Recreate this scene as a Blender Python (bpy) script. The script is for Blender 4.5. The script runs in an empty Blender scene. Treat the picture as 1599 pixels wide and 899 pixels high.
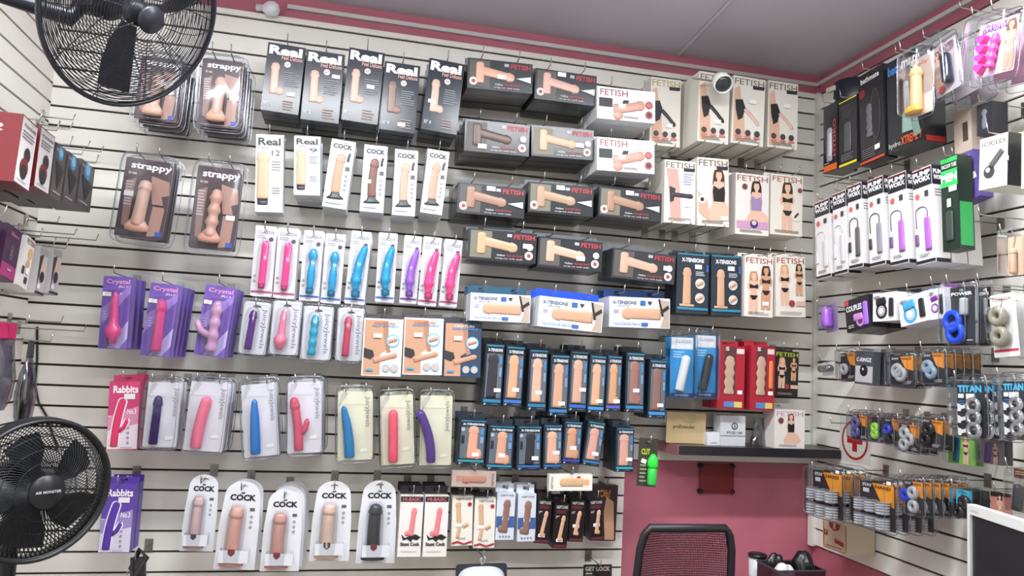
import bpy, bmesh, math, random
from mathutils import Matrix, Vector
from mathutils.geometry import tessellate_polygon
random.seed(7)
SC = bpy.context.scene
COL = SC.collection
PI = math.pi

# ------------------------------------------------------------------ camera
F_PX = 1168.0
YAW, PITCH, ROLL = (math.radians(a) for a in (12.687, 5.487, 2.992))
_f = Vector((math.sin(YAW) * math.cos(PITCH), math.cos(YAW) * math.cos(PITCH), math.sin(PITCH)))
_r = Vector((math.cos(YAW), -math.sin(YAW), 0))
_u = _r.cross(_f)
CR = _r * math.cos(ROLL) + _u * math.sin(ROLL)
CU = -_r * math.sin(ROLL) + _u * math.cos(ROLL)
CF = _f
CP = Vector((0, -3.0, 1.5))
cam_d = bpy.data.cameras.new('camera')
cam_d.sensor_width = 36
cam_d.lens = 36 * F_PX / 1599
cam_d.clip_start = 0.05
cam = bpy.data.objects.new('camera', cam_d)
COL.objects.link(cam)
cam.matrix_world = Matrix(((CR.x, CU.x, -CF.x, CP.x), (CR.y, CU.y, -CF.y, CP.y), (CR.z, CU.z, -CF.z, CP.z), (0, 0, 0, 1)))
SC.camera = cam

# ------------------------------------------------------------------ light and exposure
w = bpy.data.worlds.new('world'); SC.world = w; w.use_nodes = True
w.node_tree.nodes['Background'].inputs[0].default_value = (0.9, 0.95, 1.0, 1)
w.node_tree.nodes['Background'].inputs[1].default_value = 0.25
SC.view_settings.view_transform = 'Standard'
SC.view_settings.look = 'None'
SC.view_settings.gamma = 1
SC.view_settings.use_curve_mapping = False
SC.view_settings.exposure = 0.33
SC.cycles.transparent_max_bounces = 24
SC.cycles.max_bounces = 6
def area(name, loc, sx, sy, power, col=(0.95, 0.98, 1.0), rot=(0, 0, 0)):
    l = bpy.data.lights.new(name, 'AREA'); l.shape = 'RECTANGLE'; l.size = sx; l.size_y = sy; l.energy = power; l.color = col
    o = bpy.data.objects.new(name, l); COL.objects.link(o); o.location = loc; o.rotation_euler = rot
    return o
LAMPS = [(-0.35, -1.45, 34), (1.05, -1.45, 30), (0.3, -3.2, 30)]
for x, y, p in LAMPS:
    area('tube_light', (x, y, 2.80), 1.15, 0.10, p)

# ------------------------------------------------------------------ helpers
XL, XR, ZC, ZF = -1.10, 2.09, 2.90, 0.0
PITCH_S, PHASE = 0.0728, 1.034
def P(px, py, ax, val):
    d = CR * ((px - 799.5) / F_PX) - CU * ((py - 449.5) / F_PX) + CF
    return CP + d * ((val - CP[ax]) / d[ax])
def PD(px, py, depth):
    return CP + (CR * ((px - 799.5) / F_PX) - CU * ((py - 449.5) / F_PX) + CF) * depth
def lin(c):
    c = c / 255.0
    return c / 12.92 if c <= 0.04045 else ((c + 0.055) / 1.055) ** 2.4
_M = {}
def mat(rgb, rough=0.5, metal=0.0, noise=0.0, emit=0.0, scale=40):
    k = (tuple(rgb), rough, metal, noise, emit, scale)
    if k in _M: return _M[k]
    m = bpy.data.materials.new('m_%d_%d_%d' % tuple(rgb)); m.use_nodes = True
    nt = m.node_tree; b = nt.nodes['Principled BSDF']
    c = [lin(v) for v in rgb] + [1]
    b.inputs['Base Color'].default_value = c
    b.inputs['Roughness'].default_value = rough
    b.inputs['Metallic'].default_value = metal
    if noise:
        tc = nt.nodes.new('ShaderNodeTexCoord'); n = nt.nodes.new('ShaderNodeTexNoise'); n.inputs['Scale'].default_value = scale
        n.inputs['Detail'].default_value = 4
        r = nt.nodes.new('ShaderNodeValToRGB')
        r.color_ramp.elements[0].position = 0.3; r.color_ramp.elements[1].position = 0.7
        r.color_ramp.elements[0].color = [v * (1 - noise) for v in c[:3]] + [1]
        r.color_ramp.elements[1].color = [min(1, v * (1 + noise)) for v in c[:3]] + [1]
        nt.links.new(tc.outputs['Object'], n.inputs['Vector']); nt.links.new(n.outputs['Fac'], r.inputs['Fac']); nt.links.new(r.outputs['Color'], b.inputs['Base Color'])
    if emit:
        b.inputs['Emission Color'].default_value = c; b.inputs['Emission Strength'].default_value = emit
    _M[k] = m
    return m
def clear_mat(tint=(251, 252, 253), base=0.03, rough=0.12):
    k = ('clear', tint, base, rough)
    if k in _M: return _M[k]
    m = bpy.data.materials.new('clear_plastic'); m.use_nodes = True
    nt = m.node_tree; nt.nodes.clear()
    o = nt.nodes.new('ShaderNodeOutputMaterial'); mx = nt.nodes.new('ShaderNodeMixShader')
    t = nt.nodes.new('ShaderNodeBsdfTransparent'); g = nt.nodes.new('ShaderNodeBsdfGlossy'); g.inputs['Roughness'].default_value = rough
    t.inputs[0].default_value = [lin(v) for v in tint] + [1]
    g.inputs[0].default_value = (0.9, 0.92, 0.95, 1)
    lw = nt.nodes.new('ShaderNodeLayerWeight'); lw.inputs['Blend'].default_value = 0.25
    mr = nt.nodes.new('ShaderNodeMapRange'); mr.inputs['To Min'].default_value = base; mr.inputs['To Max'].default_value = 0.4
    nt.links.new(lw.outputs['Fresnel'], mr.inputs['Value']); nt.links.new(mr.outputs[0], mx.inputs[0])
    nt.links.new(t.outputs[0], mx.inputs[1]); nt.links.new(g.outputs[0], mx.inputs[2]); nt.links.new(mx.outputs[0], o.inputs[0])
    _M[k] = m
    return m
CLEAR = clear_mat()
CHROME = mat((175, 172, 168), 0.3, 0.9)
WHITE = (216, 218, 223); BLACK = (24, 26, 31); INK = (38, 40, 48)

class MB:
    def __init__(s): s.v = []; s.f = []; s.sm = False
    def add(s, vs, fs):
        n = len(s.v); s.v += [tuple(v) for v in vs]; s.f += [tuple(i + n for i in f) for f in fs]; return s
    def box(s, x0, x1, y0, y1, z0, z1):
        vs = [(x, y, z) for z in (z0, z1) for y in (y0, y1) for x in (x0, x1)]
        return s.add(vs, [(0, 2, 3, 1), (4, 5, 7, 6), (0, 1, 5, 4), (2, 6, 7, 3), (0, 4, 6, 2), (1, 3, 7, 5)])
    def tube(s, pts, r, n=6, cap=True, flat=None):
        pts = [Vector(p) for p in pts]; rr = r if isinstance(r, (list, tuple)) else [r] * len(pts)
        rings = []; prev = None
        for i, p in enumerate(pts):
            t = (pts[min(i + 1, len(pts) - 1)] - pts[max(i - 1, 0)])
            t = t.normalized() if t.length > 1e-9 else Vector((0, 0, 1))
            a = prev - t * prev.dot(t) if prev is not None else t.orthogonal()
            a = a.normalized() if a.length > 1e-6 else t.orthogonal().normalized(); prev = a; b = t.cross(a)
            rings.append([p + (a * math.cos(2 * PI * k / n) + b * math.sin(2 * PI * k / n)) * rr[i] for k in range(n)])
        vs = [v for q in rings for v in q]; fs = []
        for i in range(len(rings) - 1):
            for k in range(n): fs.append((i * n + k, i * n + (k + 1) % n, (i + 1) * n + (k + 1) % n, (i + 1) * n + k))
        if cap: fs += [tuple(range(n - 1, -1, -1)), tuple((len(rings) - 1) * n + k for k in range(n))]
        return s.add(vs, fs)
    def loop(s, c, a, b, rad, r, n=40, m=4):
        nn = a.cross(b); vs = []; fs = []
        for i in range(n):
            q = 2 * PI * i / n; d = a * math.cos(q) + b * math.sin(q)
            for k in range(m):
                e = 2 * PI * k / m; vs.append(c + d * (rad + r * math.cos(e)) + nn * (r * math.sin(e)))
        for i in range(n):
            for k in range(m): fs.append((i * m + k, ((i + 1) % n) * m + k, ((i + 1) % n) * m + (k + 1) % m, i * m + (k + 1) % m))
        return s.add(vs, fs)
    def lathe(s, prof, c=(0, 0, 0), ax=Vector((0, 0, 1)), n=24):
        c = Vector(c); a = ax.orthogonal().normalized(); b = ax.cross(a); vs = []; fs = []
        for r, h in prof:
            for k in range(n): vs.append(c + ax * h + (a * math.cos(2 * PI * k / n) + b * math.sin(2 * PI * k / n)) * r)
        for i in range(len(prof) - 1):
            for k in range(n): fs.append((i * n + k, i * n + (k + 1) % n, (i + 1) * n + (k + 1) % n, (i + 1) * n + k))
        return s.add(vs, fs + [tuple(range(n - 1, -1, -1)), tuple((len(prof) - 1) * n + k for k in range(n))])
    def plate(s, outer, holes, y0, y1):
        # outline in x,z ; extruded from y0 (front) to y1
        loops = [[Vector((x, z, 0)) for x, z in l] for l in [outer] + list(holes)]
        pts = [p for l in loops for p in l]; tris = tessellate_polygon(loops); n = len(pts)
        vs = [(p.x, y0, p.y) for p in pts] + [(p.x, y1, p.y) for p in pts]; fs = []
        for t in tris:
            a, b, c = t; ar = (pts[b] - pts[a]).cross(pts[c] - pts[a]).z
            if ar < 0: b, c = c, b
            fs += [(a, b, c), (a + n, c + n, b + n)]
        k = 0
        for l in loops:
            m = len(l)
            for i in range(m): fs.append((k + i, k + n + i, k + n + (i + 1) % m, k + (i + 1) % m))
            k += m
        return s.add(vs, fs)
    def mesh(s, name, m, smooth=False):
        me = bpy.data.meshes.new(name); me.from_pydata(s.v, [], s.f); me.materials.append(m)
        if smooth: me.polygons.foreach_set('use_smooth', [True] * len(me.polygons))
        return me
def link(name, data, parent=None):
    o = bpy.data.objects.new(name, data); COL.objects.link(o)
    if parent is not None: o.parent = parent
    return o
def obj(name, mb, m, parent=None, smooth=False): return link(name, mb.mesh(name, m, smooth), parent)
def tag(o, label=None, cat=None, group=None, kind=None):
    for k, v in (('label', label), ('category', cat), ('group', group), ('kind', kind)):
        if v: o[k] = v
    return o
def struct(name, mb, m, label=None, parent=None):
    o = obj(name, mb, m, parent)
    if parent is None: o['kind'] = 'structure'
    if label: o['label'] = label; o['category'] = 'structure'
    return o
def empty(name, loc=(0, 0, 0)):
    o = link(name, None); o.location = loc; o.empty_display_size = 0.05; return o

_T = {}
def text_mesh(s, bold=0.02):
    if (s, bold) in _T: return _T[(s, bold)]
    c = bpy.data.curves.new('lettering', 'FONT'); c.body = s; c.resolution_u = 2; c.offset = bold; c.extrude = 0; c.align_x = 'LEFT'
    o = bpy.data.objects.new('lettering', c); COL.objects.link(o)
    me = bpy.data.meshes.new_from_object(o.evaluated_get(bpy.context.evaluated_depsgraph_get()))
    bpy.data.objects.remove(o); bpy.data.curves.remove(c)
    xs = [v.co.x for v in me.vertices]; ys = [v.co.y for v in me.vertices]
    x0, x1, y0, y1 = min(xs), max(xs), min(ys), max(ys)
    vs = [((v.co.x - x0) / (x1 - x0), 0, (v.co.y - y0) / (y1 - y0)) for v in me.vertices]; fs = [tuple(p.vertices) for p in me.polygons]
    bpy.data.meshes.remove(me); _T[(s, bold)] = (vs, fs); return vs, fs

ORD = ['first', 'second', 'third', 'fourth', 'fifth', 'sixth', 'seventh', 'eighth', 'ninth', 'tenth']
WALLS = {'B': (1, Vector((1, 0, 0)), Vector((0, -1, 0))), 'R': (0, Vector((0, -1, 0)), Vector((-1, 0, 0))), 'L': (0, Vector((0, 1, 0)), Vector((1, 0, 0)))}
WALLPOS = {'B': lambda d: -d, 'R': lambda d: XR - d, 'L': lambda d: XL + d}
# sweep profiles: (position along the axis, radius factor)
def rounded(pts, n=5):
    return pts + [(1 - 0.10 * (1 - math.sin(PI / 2 * k / n)), pts[-1][1] * math.cos(PI / 2 * k / n) + 0.02) for k in range(1, n + 1)]
PROF = {
    'plain': rounded([(0, .8), (.03, 1), (.5, 1), (.88, .96)]),
    'taper': rounded([(0, .9), (.03, 1), (.3, 1), (.7, .85), (.9, .6)]),
    'tip': rounded([(0, .86), (.05, .92), (.4, .88), (.74, .84), (.77, .80), (.80, 1.0), (.84, 1.0), (.9, .86)]),
    'ribbed': rounded([(i / 26 * .9, .88 + .12 * (i % 2)) for i in range(27)]),
    'wavy': rounded([(i / 24 * .9, .86 + .14 * math.sin(i * .95)) for i in range(25)]),
    'bulb': rounded([(0, .6), (.08, .7), (.12, .72), (.2, .86), (.45, .84), (.56, .66), (.6, .56), (.63, .62), (.66, .55), (.69, .62), (.71, .6), (.76, .9), (.84, 1), (.92, .75)]),
    'beaded': rounded([(0, .5), (.1, .62), (.16, .7), (.2, 1.0), (.27, 1.05), (.32, .86), (.37, .92), (.41, .82), (.46, .88), (.52, .8), (.58, .86), (.75, .82), (.9, .66)]),
    'flower': rounded([(0, .5), (.1, .6), (.18, 1.0), (.28, 1.1), (.36, .7), (.5, .55), (.62, .6), (.7, .45), (.82, .55), (.92, .4)]),
}
class Pack:
    """one hanging package: Empty at its base, local x right, z up, -y towards the viewer"""
    def __init__(s, name, label, cat, q, wall='B', d=0.2, group=None, yaw=0.0):
        ax, U0, N = WALLS[wall]; v = WALLPOS[wall](d)
        tl, tr, br, bl = (P(q[2 * i], q[2 * i + 1], ax, v) for i in range(4))
        u = (tr - tl + br - bl) / 2; h = (tl - bl + tr - br) / 2
        s.w = u.length; s.h = h.length; s.wall = wall; s.d = d; s.N = N
        a = (math.atan2(u.z, u.dot(U0)) + math.atan2(-h.dot(U0), h.z)) / 2
        s.X = (U0 * math.cos(a) + Vector((0, 0, 1)) * math.sin(a)); s.Z = (-U0 * math.sin(a) + Vector((0, 0, 1)) * math.cos(a)); s.Y = -N
        if yaw:
            R = Matrix.Rotation(yaw, 3, s.Z); s.X = R @ s.X; s.Y = R @ s.Y
        c = (tl + tr + br + bl) / 4 - s.Z * s.h / 2
        s.root = empty(name, c); tag(s.root, label, cat, group)
        s.setm(s.root, c)
        s.c = c; s.name = name; s.cat = cat; s.label = label; s.group = group; s.lay = 0; s.stacked = []; s.t = 0.002; s.top = s.h; s.slotz = None; s.slotx = [0]
    def setm(s, o, c):
        o.matrix_world = Matrix(((s.X.x, s.Y.x, s.Z.x, c.x), (s.X.y, s.Y.y, s.Z.y, c.y), (s.X.z, s.Y.z, s.Z.z, c.z), (0, 0, 0, 1)))
    def uv(s, u, v): return ((u - .5) * s.w, (1 - v) * s.h)
    def y(s): s.lay += 1; return -0.0004 * s.lay
    # ---- carriers
    def box(s, t, col, rough=.35, tab=None, tabh=.022, slots=1, name='carton'):
        w, h = s.w, s.h; s.t = t; m = mat(col, rough)
        mb = MB(); b = min(.0015, t / 8)
        mb.box(-w / 2, w / 2, 0, t, 0, h)
        o = obj(name, mb, m, s.root); s.stacked.append(o)
        if tab is not None:
            cs = [0] if slots == 1 else [-w * .28, w * .28]
            holes = [[(c - .013 * min(1, w / .08), h + tabh * .35), (c + .013 * min(1, w / .08), h + tabh * .35), (c + .009 * min(1, w / .08), h + tabh * .75), (c - .009 * min(1, w / .08), h + tabh * .75)] for c in cs]
            tb = obj('hang_tab', MB().plate([(-w / 2, h), (w / 2, h), (w / 2, h + tabh), (-w / 2, h + tabh)], holes, t * .96, t * .96 + .001), mat(tab, .4), s.root); s.stacked.append(tb)
            s.slotz = h + tabh * .55; s.slotx = cs
        else: s.slotz = None
        return s
    def card(s, col, t=.0012, arch=False, rnd=.004, slot=True, name='card'):
        w, h = s.w, s.h; s.t = t
        if arch:
            top = [(w * .34 * math.cos(a) , h - w * .34 + w * .34 * math.sin(a)) for a in [PI * k / 12 for k in range(13)]]
            o = [(-w / 2, 0), (w / 2, 0), (w * .49, h * .5)] + [(w * .43 * math.cos(PI * k / 12), h - w * .36 + w * .36 * math.sin(PI * k / 12)) for k in range(13)] + [(-w * .49, h * .5)]
        else:
            o = []
            for cx, cz, a0 in ((w / 2 - rnd, rnd, -90), (w / 2 - rnd, h - rnd, 0), (-w / 2 + rnd, h - rnd, 90), (-w / 2 + rnd, rnd, 180)):
                o += [(cx + rnd * math.cos(math.radians(a0 + k * 30)), cz + rnd * math.sin(math.radians(a0 + k * 30))) for k in range(4)]
        hl = []
        if slot:
            z = h - .016; s.slotz = z; s.slotx = [0]; k = min(.015, w * .2)
            hl = [[(-k, z - .003), (k, z - .003), (k * .8, z + .003), (k * .3, z + .004), (0, z + .007), (-k * .3, z + .004), (-k * .8, z + .003)]]
        c = obj(name, MB().plate(o, hl, 0, t), mat(col, .45), s.root); s.stacked.append(c)
        return s
    def shell(s, u0, v0, u1, v1, dep, inset=.1, expo=4, name='clear_blister', m=None, flange=0, y0=0):
        x0, z1 = s.uv(u0, v0); x1, z0 = s.uv(u1, v1); cx, cz, a, b = (x0 + x1) / 2, (z0 + z1) / 2, (x1 - x0) / 2, (z1 - z0) / 2
        mb = MB(); n = 28; rings = []
        mi = min(a, b)
        def ring(k, y):
            r = []
            for i in range(n):
                q = 2 * PI * i / n; c, sn = math.cos(q), math.sin(q)
                r.append((cx + math.copysign(abs(c) ** (2 / expo), c) * (a - k), y, cz + math.copysign(abs(sn) ** (2 / expo), sn) * (b - k)))
            return r
        if flange: rings.append(ring(-flange, y0 - .0004))
        rings += [ring(0, y0 - .0005), ring(mi * inset * .4, y0 - dep * .75), ring(mi * inset * .7, y0 - dep * .94), ring(mi * (inset + .1), y0 - dep)]
        fs = [(i * n + k, i * n + (k + 1) % n, (i + 1) * n + (k + 1) % n, (i + 1) * n + k) for i in range(len(rings) - 1) for k in range(n)]
        fs.append(tuple((len(rings) - 1) * n + k for k in range(n)))
        mb.add([v for r in rings for v in r], fs)
        o = obj(name, mb, m or CLEAR, s.root, True); s.stacked.append(o); s.front = dep
        if flange and name == 'clear_shell':
            for y_, k_, r_ in ((y0 - .0006, -flange, .0016), (y0 - dep * .97, mi * inset * .75, .0010)):
                rg = ring(k_, y_); e_ = obj('shell_edge', MB().tube(rg + [rg[0]], r_, 4, False), clear_mat((205, 208, 216), .30, .2), s.root, True); s.stacked.append(e_)
        return s
    # ---- print
    def poly(s, pts, col, name='printed_panel', rough=.45):
        y = s.y(); c = [s.uv(min(.99, max(.01, a)), min(.99, max(.01, b))) for a, b in pts]
        ar = sum(c[i][0] * c[(i + 1) % len(c)][1] - c[(i + 1) % len(c)][0] * c[i][1] for i in range(len(c)))
        if ar < 0: c = c[::-1]
        tr = tessellate_polygon([[Vector((x, z, 0)) for x, z in c]])
        obj(name, MB().add([(x, y, z) for x, z in c], [t for t in tr]), mat(col, rough), s.root); return s
    def rect(s, u0, v0, u1, v1, col, name='printed_panel', rough=.45): return s.poly([(u0, v1), (u1, v1), (u1, v0), (u0, v0)], col, name, rough)
    def disc(s, u, v, r, col, name='round_badge', n=16, ry=None):
        k = s.w / s.h
        return s.poly([(u + r * math.cos(2 * PI * i / n), v - (ry if ry else r * k) * math.sin(2 * PI * i / n)) for i in range(n)], col, name)
    def text(s, t, u0, v0, u1, v1, col, bold=.02, rot=False, name='lettering', slope=0):
        vs, fs = text_mesh(t, bold); y = s.y() - .0003
        x0, z1 = s.uv(u0, v0); x1, z0 = s.uv(u1, v1)
        if rot: pv = [(x0 + (1 - b) * (x1 - x0) if rot > 0 else x0 + b * (x1 - x0), y, z1 - a * (z1 - z0)) if rot < 0 or True else 0 for a, _, b in vs]
        else: pv = [(x0 + a * (x1 - x0), y, z0 + b * (z1 - z0) + slope * a) for a, _, b in vs]
        if rot: # reading upwards when rot>0, downwards when rot<0
            pv = [((x0 + (1 - b) * (x1 - x0)), y, z0 + a * (z1 - z0)) if rot > 0 else (x0 + b * (x1 - x0), y, z1 - a * (z1 - z0)) for a, _, b in vs]
        obj(name, MB().add(pv, fs), mat(col, .45), s.root); return s
    def fine(s, u0, v0, u1, v1, n, col, name='fine_print'):
        y = s.y(); mb = MB(); dv = (v1 - v0) / n
        for i in range(n):
            e = u1 - random.random() * .3 * (u1 - u0)
            a, b = s.uv(u0, v0 + dv * i); c, d = s.uv(e, v0 + dv * (i + .45))
            mb.add([(a, y, d), (c, y, d), (c, y, b), (a, y, b)], [(0, 1, 2, 3)])
        obj(name, mb, mat(col, .5), s.root); return s
    def dots(s, u, v0, v1, n, r, col, horiz=False):
        y = s.y(); mb = MB(); k = s.w
        for i in range(n):
            q = v0 + (v1 - v0) * i / max(1, n - 1); cx, cz = s.uv(q, u) if horiz else s.uv(u, q)
            for r0, r1 in ((r * .6, r),):
                vs = []
                for j in range(12):
                    a = 2 * PI * j / 12; vs += [(cx + math.cos(a) * r0 * k, y, cz + math.sin(a) * r0 * k), (cx + math.cos(a) * r1 * k, y, cz + math.sin(a) * r1 * k)]
                mb.add(vs, [(2 * j, 2 * j + 1, (2 * j + 3) % 24, (2 * j + 2) % 24) for j in range(12)])
        obj('feature_icons', mb, mat(col, .5), s.root); return s
    def sticker(s, u, v, w=.028, h=.012, y=None, rot=0):
        x, z = s.uv(u, v); yy = s.y() - .0006 if y is None else y; c, sn = math.cos(rot), math.sin(rot)
        mb = MB().add([(x + a * w / 2 * c - b * h / 2 * sn, yy, z + a * w / 2 * sn + b * h / 2 * c) for a, b in ((-1, -1), (1, -1), (1, 1), (-1, 1))], [(0, 1, 2, 3)])
        mb2 = MB()
        obj('price_sticker', mb, mat((236, 236, 230), .6), s.root); return s
    # ---- moulded shapes, printed in low relief (real=False) or solid (real=True)
    def toy(s, kind, u0, v0, u1, v1, r, col, bend=0.0, real=False, name=None, rough=.35, lump=0, cup=None, cap=None, arm=None, dy=0, outline=None):
        if col[0] > 130 and col[0] > col[1] > col[2] and col[0] - col[2] < 140:
            g_ = (col[0] + col[1] + col[2]) / 3; col = tuple(int(v * .72 + g_ * .28) for v in col)
        x0, z0 = s.uv(u0, v0); x1, z1 = s.uv(u1, v1); a = Vector((x0, z0)); b = Vector((x1, z1)); ax = b - a; L = ax.length; t = ax / L; n = Vector((t.y, -t.x)); R = r * s.w
        dep = 1.0 if real else min(1, .0032 / R)
        y0 = (-R * .95 - dy) if real else -.0004 * s.lay - .0004
        s.lay += 1
        def sweep(mb, pts, rad, seg=12):
            rings = []
            for i, p in enumerate(pts):
                tt = (pts[min(i + 1, len(pts) - 1)] - pts[max(i - 1, 0)]).normalized(); nn = Vector((tt.y, -tt.x))
                rings.append([(p.x + nn.x * rad[i] * math.cos(2 * PI * k / seg), y0 - rad[i] * dep * math.sin(2 * PI * k / seg), p.y + nn.y * rad[i] * math.cos(2 * PI * k / seg)) for k in range(seg)])
            fs = [(i * seg + k, i * seg + (k + 1) % seg, (i + 1) * seg + (k + 1) % seg, (i + 1) * seg + k) for i in range(len(rings) - 1) for k in range(seg)]
            fs += [tuple(range(seg - 1, -1, -1)), tuple((len(rings) - 1) * seg + k for k in range(seg))]
            mb.add([v for q in rings for v in q], fs)
        def pt(q): return a + t * (L * q) + n * (bend * L * (q - .1) ** 2 if q > .1 else 0)
        pr = PROF[kind]; mb = MB(); nm = name or ('moulded_toy' if real else 'printed_toy')
        if len(pr) < 16:
            pr2 = []
            for i in range(len(pr) - 1):
                m = 3 if pr[i + 1][0] - pr[i][0] > .12 else 1
                pr2 += [(pr[i][0] + (pr[i + 1][0] - pr[i][0]) * j / m, pr[i][1] + (pr[i + 1][1] - pr[i][1]) * j / m) for j in range(m)]
            pr = pr2 + [pr[-1]]
        if outline:
            mo = MB(); yy = y0; y0 = y0 + .0006
            dd = dep; dep = dep * .3
            sweep(mo, [pt(q) for q, _ in pr], [k * R + .004 for _, k in pr])
            if arm: sweep(mo, [a + t * (L * .30) + n * R * arm * .5, a + t * (L * .38) + n * R * arm * 2, a + t * (L * .52) + n * R * arm * 2.7, a + t * (L * .58) + n * R * arm * 2.7], [R * .6 + .004, R * .6 + .004, R * .55 + .004, R * .3 + .003])
            obj('white_outline', mo, mat(outline, .4), s.root, True); y0 = yy; dep = dd
        sweep(mb, [pt(q) for q, _ in pr], [k * R for _, k in pr])
        if lump:
            e = a + t * (R * .9)
            sweep(mb, [e + n * R * lump * .2, e + n * R * lump * .9, e + n * R * lump * 1.5 - t * R * .15, e + n * R * lump * 2.05 - t * R * .2, e + n * R * lump * 2.2 - t * R * .2], [R * .8, R * .85, R * .95, R * .6, R * .1])
        if arm:
            sweep(mb, [a + t * (L * .30) + n * R * arm * .5, a + t * (L * .38) + n * R * arm * 2, a + t * (L * .52) + n * R * arm * 2.7, a + t * (L * .58) + n * R * arm * 2.7], [R * .6, R * .6, R * .55, R * .3])
        o = obj(nm, mb, mat(col, rough), s.root, True)
        if cup:
            m2 = MB(); sweep(m2, [a - t * R * 1.25, a - t * R * 1.0, a - t * R * .55, a - t * R * .1, a + t * R * .3], [R * 1.75, R * 1.7, R * 1.05, R * .9, R * .85]); obj('suction_base', m2, mat(cup, .35), s.root, True)
        if cap:
            m2 = MB(); sweep(m2, [a - t * R * 1.0, a - t * R * .9, a + t * R * .15], [R * .7, R * .8, R * .86]); obj('end_cap', m2, mat(cap, .35), s.root, True)
        return s
    def figure(s, u, v, h, hair=(70, 45, 35), cloth=(30, 28, 32), skin=(222, 180, 158), seat=False):
        k = s.h / s.w * h   # figure height h in v units, u scale factor
        def q(pts, c, nm): s.poly([(u + a * k, v + b * h) for a, b in pts], c, nm)
        q([(-.085, .0), (.07, -.01), (.11, .10), (.12, .30), (.05, .32), (-.07, .32), (-.13, .28), (-.11, .08)], hair, 'printed_hair')
        if seat: q([(-.10, .22), (.10, .22), (.14, .42), (.12, .60), (.26, .70), (.36, .86), (.30, .96), (-.05, .95), (-.24, .97), (-.28, .86), (-.14, .66), (-.15, .40)], skin, 'printed_figure')
        else: q([(-.11, .22), (.11, .22), (.16, .34), (.13, .46), (.09, .40), (.08, .50), (.12, .62), (.11, .99), (.01, .99), (0, .70), (-.02, .99), (-.12, .99), (-.12, .62), (-.08, .50), (-.10, .40), (-.14, .46), (-.17, .34)], skin, 'printed_figure')
        q([(-.05, .04), (.05, .04), (.065, .12), (.03, .2), (.03, .25), (-.03, .25), (-.03, .2), (-.065, .12)], skin, 'printed_face')
        if seat: q([(-.11, .30), (0, .36), (.11, .30), (.12, .42), (.11, .60), (-.11, .60), (-.13, .42)], cloth, 'printed_garment')
        else:
            q([(-.11, .29), (0, .33), (.11, .29), (.11, .40), (0, .39), (-.11, .40)], cloth, 'printed_garment')
            q([(-.11, .56), (.11, .56), (.04, .66), (-.04, .66)], cloth, 'printed_garment')
        return s
    # ---- repeats hanging behind the first, and the hook
    def stack(s, n, gap=None, short=None, dx=0.0, jit=.002, full=False):
        g = gap or (s.t + .004); s.short = short
        for k in range(1, n):
            c = s.c + s.Y * (g * k) + s.X * (dx * k + random.uniform(-jit, jit)) + Vector((0, 0, random.uniform(-jit, jit) * .6))
            r = empty(s.name, c); tag(r, '%s pack behind the %s' % (ORD[k], short), s.cat, s.group); s.setm(r, c)
            for o in (list(s.root.children) if full else s.stacked):
                q = o.copy(); COL.objects.link(q); q.parent = r
        return s
    def hook(s, short, out=.03, up=.0):
        if s.slotz is None: s.slotz = s.h + .004
        for i, x in enumerate(s.slotx):
            p = s.c + s.X * x + s.Z * (s.slotz - .0005 + up)
            peg_hook(p, s.wall, s.d + out, ('left ' if i == 0 else 'right ') * (len(s.slotx) > 1) + ('hook of the ' if len(s.slotx) > 1 else 'wire hook of the ') + short, s.d)
        return s
def peg_hook(p, wall, length, label, d=None, tip=.028):
    ax, U0, N = WALLS[wall]; base = p.copy(); base[ax] = WALLPOS[wall](0)
    r = empty('peg_hook', base); tag(r, label, 'hook', 'wire peg hooks on the slat walls')
    e = N * length
    obj('rod', MB().tube([N * .004, e * .5, e, e + N * .006 + Vector((0, 0, tip))], .0022, 6), CHROME, r, True)
    a, b = U0 * .014, Vector((0, 0, .022))
    vs = [N * y + a * i + b * j for y in (.0005, .004) for i, j in ((-1, -1), (1, -1), (1, 1), (-1, 1))]
    obj('backplate', MB().add(vs, [(0, 1, 2, 3), (7, 6, 5, 4), (0, 4, 5, 1), (1, 5, 6, 2), (2, 6, 7, 3), (3, 7, 4, 0)]), CHROME, r)
    return r

# ------------------------------------------------------------------ the room
WALLM = mat((240, 237, 230), .5, noise=.04, scale=3)
GROOVE = mat((62, 54, 48), .8)
PINK = mat((184, 104, 122), .55, noise=.10, scale=4)
CEIL = mat((206, 202, 212), .8, noise=.05, scale=2)
ZT = 2.808; YB = -5.2
struct('floor', MB().box(XL - .1, XR + .1, YB, .1, -.05, 0), mat((150, 146, 140), .5, noise=.08))
struct('ceiling', MB().box(XL - .1, XR + .1, YB, .1, ZC, ZC + .05), CEIL)
struct('wall_front', MB().box(XL - .1, XR + .1, YB - .05, YB, 0, ZC), mat((205, 200, 195), .7, noise=.05))
xe = P(972, 830, 1, 0).x; zs = P(1150, 700, 1, 0).z - .06     # where the slats stop and the pink wall starts
wb = struct('wall_back', MB().box(XL - .1, XR + .1, .018, .1, 0, ZC), PINK)
obj('slat_backing', MB().box(XL, xe, .010, .018, 0, ZT).box(xe, XR, .010, .018, zs, ZT), GROOVE, wb)
wl = struct('wall_left', MB().box(XL - .1, XL - .018, YB, .1, 0, ZC), PINK)
obj('slat_backing', MB().box(XL - .018, XL - .010, YB, 0, 0, ZT), GROOVE, wl)
wr = struct('wall_right', MB().box(XR + .018, XR + .1, YB, .1, 0, ZC), PINK)
zr = P(1400, 875, 0, XR).z - .07
obj('slat_backing', MB().box(XR + .010, XR + .018, YB, 0, zr, ZT), GROOVE, wr)
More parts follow.
